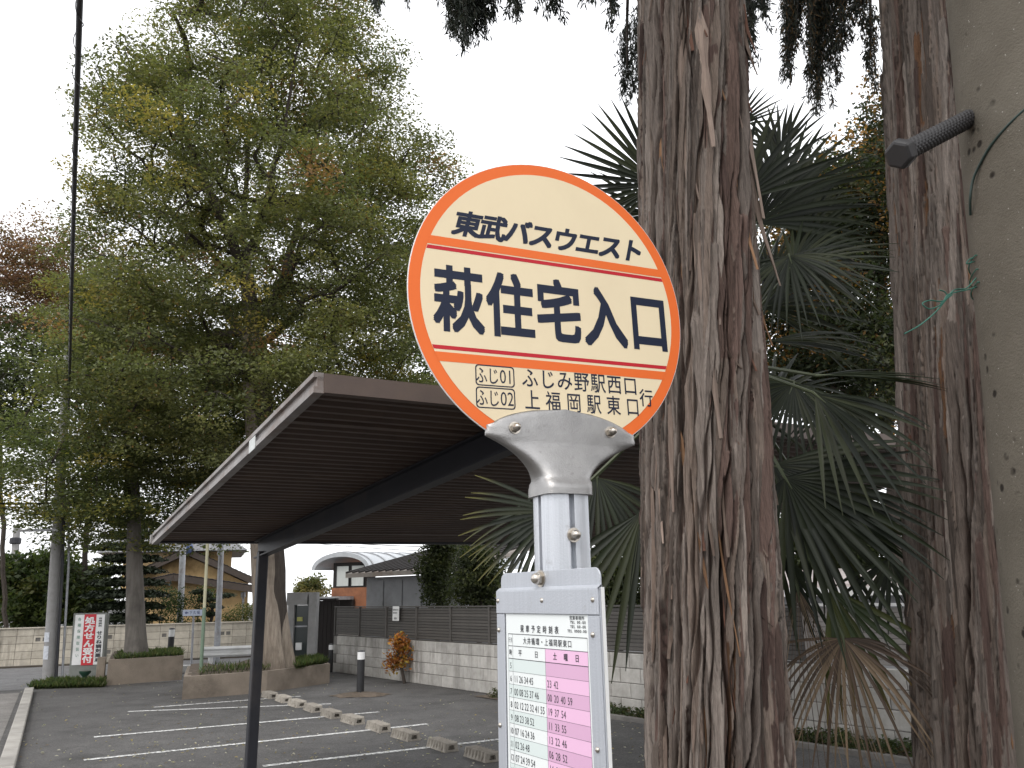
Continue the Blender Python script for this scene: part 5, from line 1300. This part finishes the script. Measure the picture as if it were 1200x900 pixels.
for i in range(12): b = MB(); d_ = .15+i*.58; b.grid([arc(.165, d_), arc(.20, d_), arc(.20, d_+.05), arc(.165, d_+.05)]); b.build('seam', MAT['steel'], rf_)
b = MB(); w0, w1 = cm-cu*(hw-.35)+vd*.45, cm+cu*(hw-.25)+vd*.45
zb_ = at(395, 689, MB_).z
b.axes(V3(w0.x, w0.y, zb_), w1-w0, vd*.2, UP*(cm.z-zb_+rise*.45)); b.build('upper_wall', MAT['dkwood'], md)
fn_ = Vector((cu.y, -cu.x, 0)); wl = (w1-w0).length; wu = (w1-w0).normalized()
for x0 in (.07, .47):
    b = MB(); q = V3(w0.x, w0.y, zb_+.06)+wu*(wl*(x0+.04))+fn_*.03; b.axes(q, wu*(wl*.33), -fn_*.02, UP*(.72)); wo_ = b.build('window', M('curtained_window', (.62, .64, .62), (.5, .52, .5), 9, .3, stretch=(6, 6, .3), space='World'), md)
    b = MB(); b.axes(q-wu*.03+fn_*.005, wu*.03, fn_*.03, UP*.72); b.axes(q+wu*(wl*.33)+fn_*.005, wu*.03, fn_*.03, UP*.72); b.build('window_frame', MAT['black'], wo_)
b = MB(); q = V3(w0.x, w0.y, 0)-wu*.05-fn_*.0; b.axes(q, wu*(wl+1.2), -fn_*4, UP*(zb_)); b.build('wall', MAT['orangew'], md)
b = MB(); q = V3(w0.x, w0.y, 0)-wu*.3+fn_*.05; b.axes(q, wu*(wl*.80), fn_*.12, UP*(at(390, 703, MB_).z)); b.build('porch', MAT['dkwood'], md)
b = MB(); q = V3(w0.x, w0.y, at(390, 703, MB_).z)-wu*.6+fn_*.05; b.axes(q, wu*(wl*.95), fn_*.9, UP*.12); b.build('porch_roof', MAT['steel'], md)
sY_ = 24.0
sh2 = thing('grey_shed', 'grey panelled shed behind the dark louvre fence', 'shed', tuple(at(470, 720, sY_))[:2]+(0,))
MAT['shed'] = M('grey_cladding', (.30, .305, .315), (.24, .245, .255), 3, .7, dirt=(.18, .18, .18), space='World')
sa, sb_ = at(429, 720, sY_), at(545, 720, sY_-2.6); su = Vector((sb_.x-sa.x, sb_.y-sa.y, 0)); sl_n = su.length; su.normalize(); sn2 = Vector((su.y, -su.x, 0))
sztop = at(429, 677, sY_).z
b = MB(); b.axes(V3(sa.x, sa.y, 0), su*sl_n, -sn2*3.5, UP*sztop); b.build('wall', MAT['shed'], sh2)
n_ = 5
for i in range(n_): b = MB(); b.axes(V3(sa.x, sa.y, .1)+su*(i*sl_n/n_+.03)+sn2*.005, su*(sl_n/n_-.06), sn2*.025, UP*(sztop-.2)); b.build('panel', MAT['shed'], sh2)
b = MB(); q = V3(sa.x, sa.y, sztop)-su*.35+sn2*.5; b.hexa([q, q+su*(sl_n+.7), q+su*(sl_n+.7)-sn2*4.4+UP*1.0, q-sn2*4.4+UP*1.0, q+UP*.12, q+su*(sl_n+.7)+UP*.12, q+su*(sl_n+.7)-sn2*4.4+UP*1.12, q-sn2*4.4+UP*1.12]); rf_ = b.build('roof', M('rusty_grey_roof', (.40, .36, .32), (.28, .24, .21), 3, .7, dirt=(.22, .15, .11), space='World'), sh2)
for i in range(16): b = MB(); q2 = q+su*(i*(sl_n+.7)/16)+UP*.122; b.axes(q2, su*.06, -sn2*4.4+UP*1.0, UP*.05); b.build('roof_rib', MAT['dkwood'], rf_)
# ochre house
HY = 34.0
hs = thing('ochre_house', 'two storey ochre house with dark tiled gable roof across the road', 'house', tuple(at(240, 720, HY))[:2]+(0,))
MAT['ochre'] = M('ochre_render', (.72, .50, .25), (.64, .44, .21), 2.2, .9, dirt=(.30, .19, .085), space='World'); MAT['tile'] = M('dark_roof_tile', (.085, .085, .095), (.05, .05, .058), 8, .55, space='World'); MAT['tileb'] = M('blue_roof_tile', (.10, .15, .30), (.07, .10, .21), 8, .4, space='World')
MAT['eave'] = M('eave_board', (.10, .075, .06), (.07, .055, .045), 6, .7)
P = lambda x, y, Y=HY: at(x, y, Y)
HD = Vector((P(240, 700).x, HY, 0)).normalized()      # the house runs straight back from its gable
def wallpoly(mb, pts, dep):
    n = len(pts); bk_ = [p+HD*dep for p in pts]; mb.add(list(pts)+bk_, [tuple(range(n)), tuple(range(2*n-1, n-1, -1))]+[((i+1) % n, i, n+i, n+(i+1) % n) for i in range(n)])
zb0 = lambda x: V3(P(x, 720).x, HY, 0)
b = MB(); wallpoly(b, [zb0(150), zb0(291), P(291, 684), P(218, 651), P(150, 683)], 7); b.build('wall', MAT['ochre'], hs)
def slab(mb, a_, b_, dep, th, f=-.55):
    a_, b_ = Vector(a_), Vector(b_); d = HD*dep; o_ = HD*f; mb.hexa([a_+o_, b_+o_, b_+o_+d, a_+o_+d, a_+o_+UP*th, b_+o_+UP*th, b_+o_+d+UP*th, a_+o_+d+UP*th])
def tiled(name, a_, b_, mat, par, dep=8, f=-.55, th=.10):
    b = MB(); slab(b, a_, b_, dep, th, f); r_ = b.build(name, MAT['eave'], par)
    t_ = MB(); n = 30; a_, b_ = Vector(a_), Vector(b_); L = (b_-a_).length; d = (b_-a_)/L
    t_.grid([[a_+d*(L*i/n)+HD*(f-.02+dep*j/40)+UP*(th+.02+.016*(1-(i % 2))+.012*sin(j*pi/2)) for j in range(41)] for i in range(n+1)]); t_.build('roof_tile_sheet', mat, r_); 
    ed = MB(); ed.axes(a_+HD*(f-.03)-UP*.16, b_-a_, HD*.04, UP*.2); ed.build('barge_board', MAT['eave'], r_); return r_
r1 = tiled('roof', P(219, 646), P(297, 681), MAT['tile'], hs); r2 = tiled('roof', P(146, 680), P(218.6, 646), MAT['tileb'], hs)
b = MB(); q = P(219, 643.5); b.tube([q-HD*.7, q+HD*7.4], .17, 10); b.lathe([(.24, 0), (.26, .15), (.1, .3)], q-HD*.68, -HD, 12); b.build('ridge', MAT['tileb'], r2, smooth=40)
e1 = tiled('eave_roof', P(204, 676.5), P(299, 690.5), MAT['tile'], hs, dep=.9, f=-.8); e2 = tiled('eave_roof', P(160, 686), P(203.6, 676.5), MAT['tile'], hs, dep=.9, f=-.8)
b = MB(); u0 = P(140, 700, HY+1.5); u1_ = P(268.5, 700, HY+1.5); zt2 = P(268, 622, HY+1.5).z; b.axes(V3(u0.x, HY+1.5, 2.2), V3(u1_.x-u0.x, 0, 0), HD*5, UP*(zt2-2.2)); b.build('upper_wall', MAT['ochre'], hs)
b = MB(); a_ = P(271, 645, HY+1.0); b2 = P(293, 640, HY+1.0); q0 = V3(u0.x-.8, HY+.7, a_.z); q1 = V3(b2.x, HY+.7, a_.z)
b.hexa([q0, q1, q1+HD*6.6, q0+HD*6.6, q0+V3(1.2, 0, 1.1)+HD*1.2, q1+V3(-1.6, 0, 1.1)+HD*1.2, q1+V3(-1.6, 0, 1.1)+HD*5.3, q0+V3(1.2, 0, 1.1)+HD*5.3])
b.build('upper_roof', M('grey_eave', (.30, .30, .31), (.22, .22, .225), 5, .7), hs)
b = MB(); b.tube([P(285, 700, HY-.1), P(285, 694, HY-.1)], .1, 8); b.tube([P(284, 760, HY-.08), P(285, 700, HY-.08)], .05, 8); b.build('downpipe', MAT['steel'], hs)
# pale low roof beyond the wall on the right
lY = 11.6
ls = thing('pale_shed', 'pale roofed low shed beyond the wall between the two cedar trunks', 'shed', tuple(at(1000, 720, lY))[:2]+(0,))
la, lb = at(900, 690, lY), at(1120, 690, lY-1.6); lu = (lb-la); lu.z = 0
b = MB(); b.axes(V3(la.x, la.y, 0), lu, V3(.6, 2.6, 0), UP*(at(1000, 698, lY-.8).z)); b.build('wall', MAT['shed'], ls)
z_ = at(1000, 698, lY-.8).z; b = MB(); b.axes(V3(la.x, la.y-.25, z_), lu, V3(.02, .1, 0), UP*.11); b.build('gutter', MAT['white'], ls)
b = MB(); b.hexa([V3(la.x, la.y-.15, z_+.10), V3(la.x, la.y-.15, z_+.10)+lu, V3(la.x+.7, la.y+2.8, z_+.36)+lu, V3(la.x+.7, la.y+2.8, z_+.36)]+[p+UP*.05 for p in (V3(la.x, la.y-.15, z_+.10), V3(la.x, la.y-.15, z_+.10)+lu, V3(la.x+.7, la.y+2.8, z_+.36)+lu, V3(la.x+.7, la.y+2.8, z_+.36))])
b.build('roof', M('pinkish_roof', (.44, .39, .37), (.36, .31, .29), 4, .7), ls)

# ================================================================== GROUND COVER, GRASS, FALLEN LEAVES
rng = np.random.default_rng(120)
dl = (WB-WA).length
q0_, q1_ = WA+wd*6.5, WA+wd*(dl+2.5)
sheet('dirt_strip', [q0_+wn*.02, q1_+wn*.02, q1_+wn*.42, q0_+wn*.42], .012, MAT['dirt'])
kb = MB(); kb.axes(WA+wd*9.2+wn*.42-UP*.05, wd*(dl-6.2), wn*.09, UP*.10); kb.solo('edging_kerb', MAT['mortar'], kind='structure', loc=WA+wd*9.2+wn*.42)
def ring(n, s0, s1, w0, w1, hmax):
    out = []
    while len(out) < n:
        s = rng.uniform(s0, s1); d = .5+.5*sin(s*2.3)*sin(s*5.1+1)
        if rng.random() < .35+.65*d: out.append(WA+wd*s+wn*rng.uniform(w0, w1)+UP*rng.uniform(.02, hmax*(.4+.6*d)))
    return np.array(out)
o = foliage('weeds', ring(420, 6.8, dl+2.2, .05, .40, .16), rng, 26, (.055, .055, .035), .045, [(.055, .075, .03), (.075, .085, .035), (.04, .055, .025), (.10, .075, .04)], [3, 2, 3, 1], MAT['leaf'], None, flat=.35)
def grass(name, pts, h, pal, rng):
    pts = np.asarray(pts); m = len(pts); a = rng.normal(0, .45, (m, 3)); a[:, 2] = 1; a /= np.linalg.norm(a, axis=1, keepdims=True); s = rng.normal(0, 1, (m, 3)); s[:, 2] = 0; s /= np.linalg.norm(s, axis=1, keepdims=True)
    H_ = h*rng.uniform(.4, 1.3, (m, 1)); v = np.stack([pts-s*.006, pts+s*.006, pts+a*H_*.6+s*.004, pts+a*H_+s*H_*.25], 1).reshape(-1, 3)
    c = np.repeat(np.array(pal)[rng.integers(0, len(pal), m)]*rng.uniform(.7, 1.3, (m, 1)), 4, 0)
    o = link(name, npmesh(name, v, np.arange(m*4).reshape(-1, 4), MAT['leaf'], c)); o['kind'] = 'stuff'; return o
GP = [(.065, .10, .032), (.085, .115, .038), (.05, .075, .027), (.12, .125, .055)]
def area(pa, pb, dep, ddir, n, z):
    u = rng.random((n, 1)); w = rng.random((n, 1)); return np.array(pa)+(np.array(pb)-np.array(pa))*u+np.array(ddir)*dep*w+np.array([0, 0, 1.])*(z+rng.normal(0, .01, (n, 1)))
grass('grass', np.vstack([area(P1[0]+V3(.1, .1, 0), P1[1]+V3(-.05, .1, 0), 2.3, hdir(-24), 3500, .47), area(gnd(33, 808), gnd(122, 805.5), .9, hdir(-24), 4200, 0), area(gnd(52, 806), gnd(122, 805), .7, hdir(-24), 1500, .05), area(P2[1]+V3(.4, .5, 0), P2[2]+V3(-.1, .2, 0), 1.6, hdir(-20), 2500, .36), area(P2[0]+V3(.2, .2, 0), P2[1]+V3(0, .2, 0), 1.8, hdir(-20), 500, .36)]), .13, GP, rng)
m = 1000
cx_ = np.array([gnd(rng.uniform(20, 900), 790+110*rng.random()**.8)[:2] for _ in range(m)]); zz = np.full((m, 1), .012)
pts = np.hstack([cx_, zz]); a = rng.normal(0, 1, (m, 3)); a[:, 2] *= .15; a /= np.linalg.norm(a, axis=1, keepdims=True); nn = rng.normal(0, .25, (m, 3)); nn[:, 2] = 1
b_ = np.cross(nn, a); b_ /= np.linalg.norm(b_, axis=1, keepdims=True); L = rng.uniform(.018, .042, (m, 1)); v = np.stack([pts-a*L*.6, pts+b_*L*.35+np.array([0, 0, .006]), pts+a*L*.6, pts-b_*L*.35+np.array([0, 0, .004])], 1).reshape(-1, 3)
c = np.repeat(np.array([(.42, .39, .33), (.26, .21, .15), (.5, .47, .40), (.16, .11, .07), (.34, .27, .13)])[rng.integers(0, 5, m)], 4, 0)
o = link('fallen_leaves', npmesh('fallen_leaves', v, np.arange(m*4).reshape(-1, 4), MAT['leaf'], c)); o['kind'] = 'stuff'
bpy.data.objects.remove(_to)
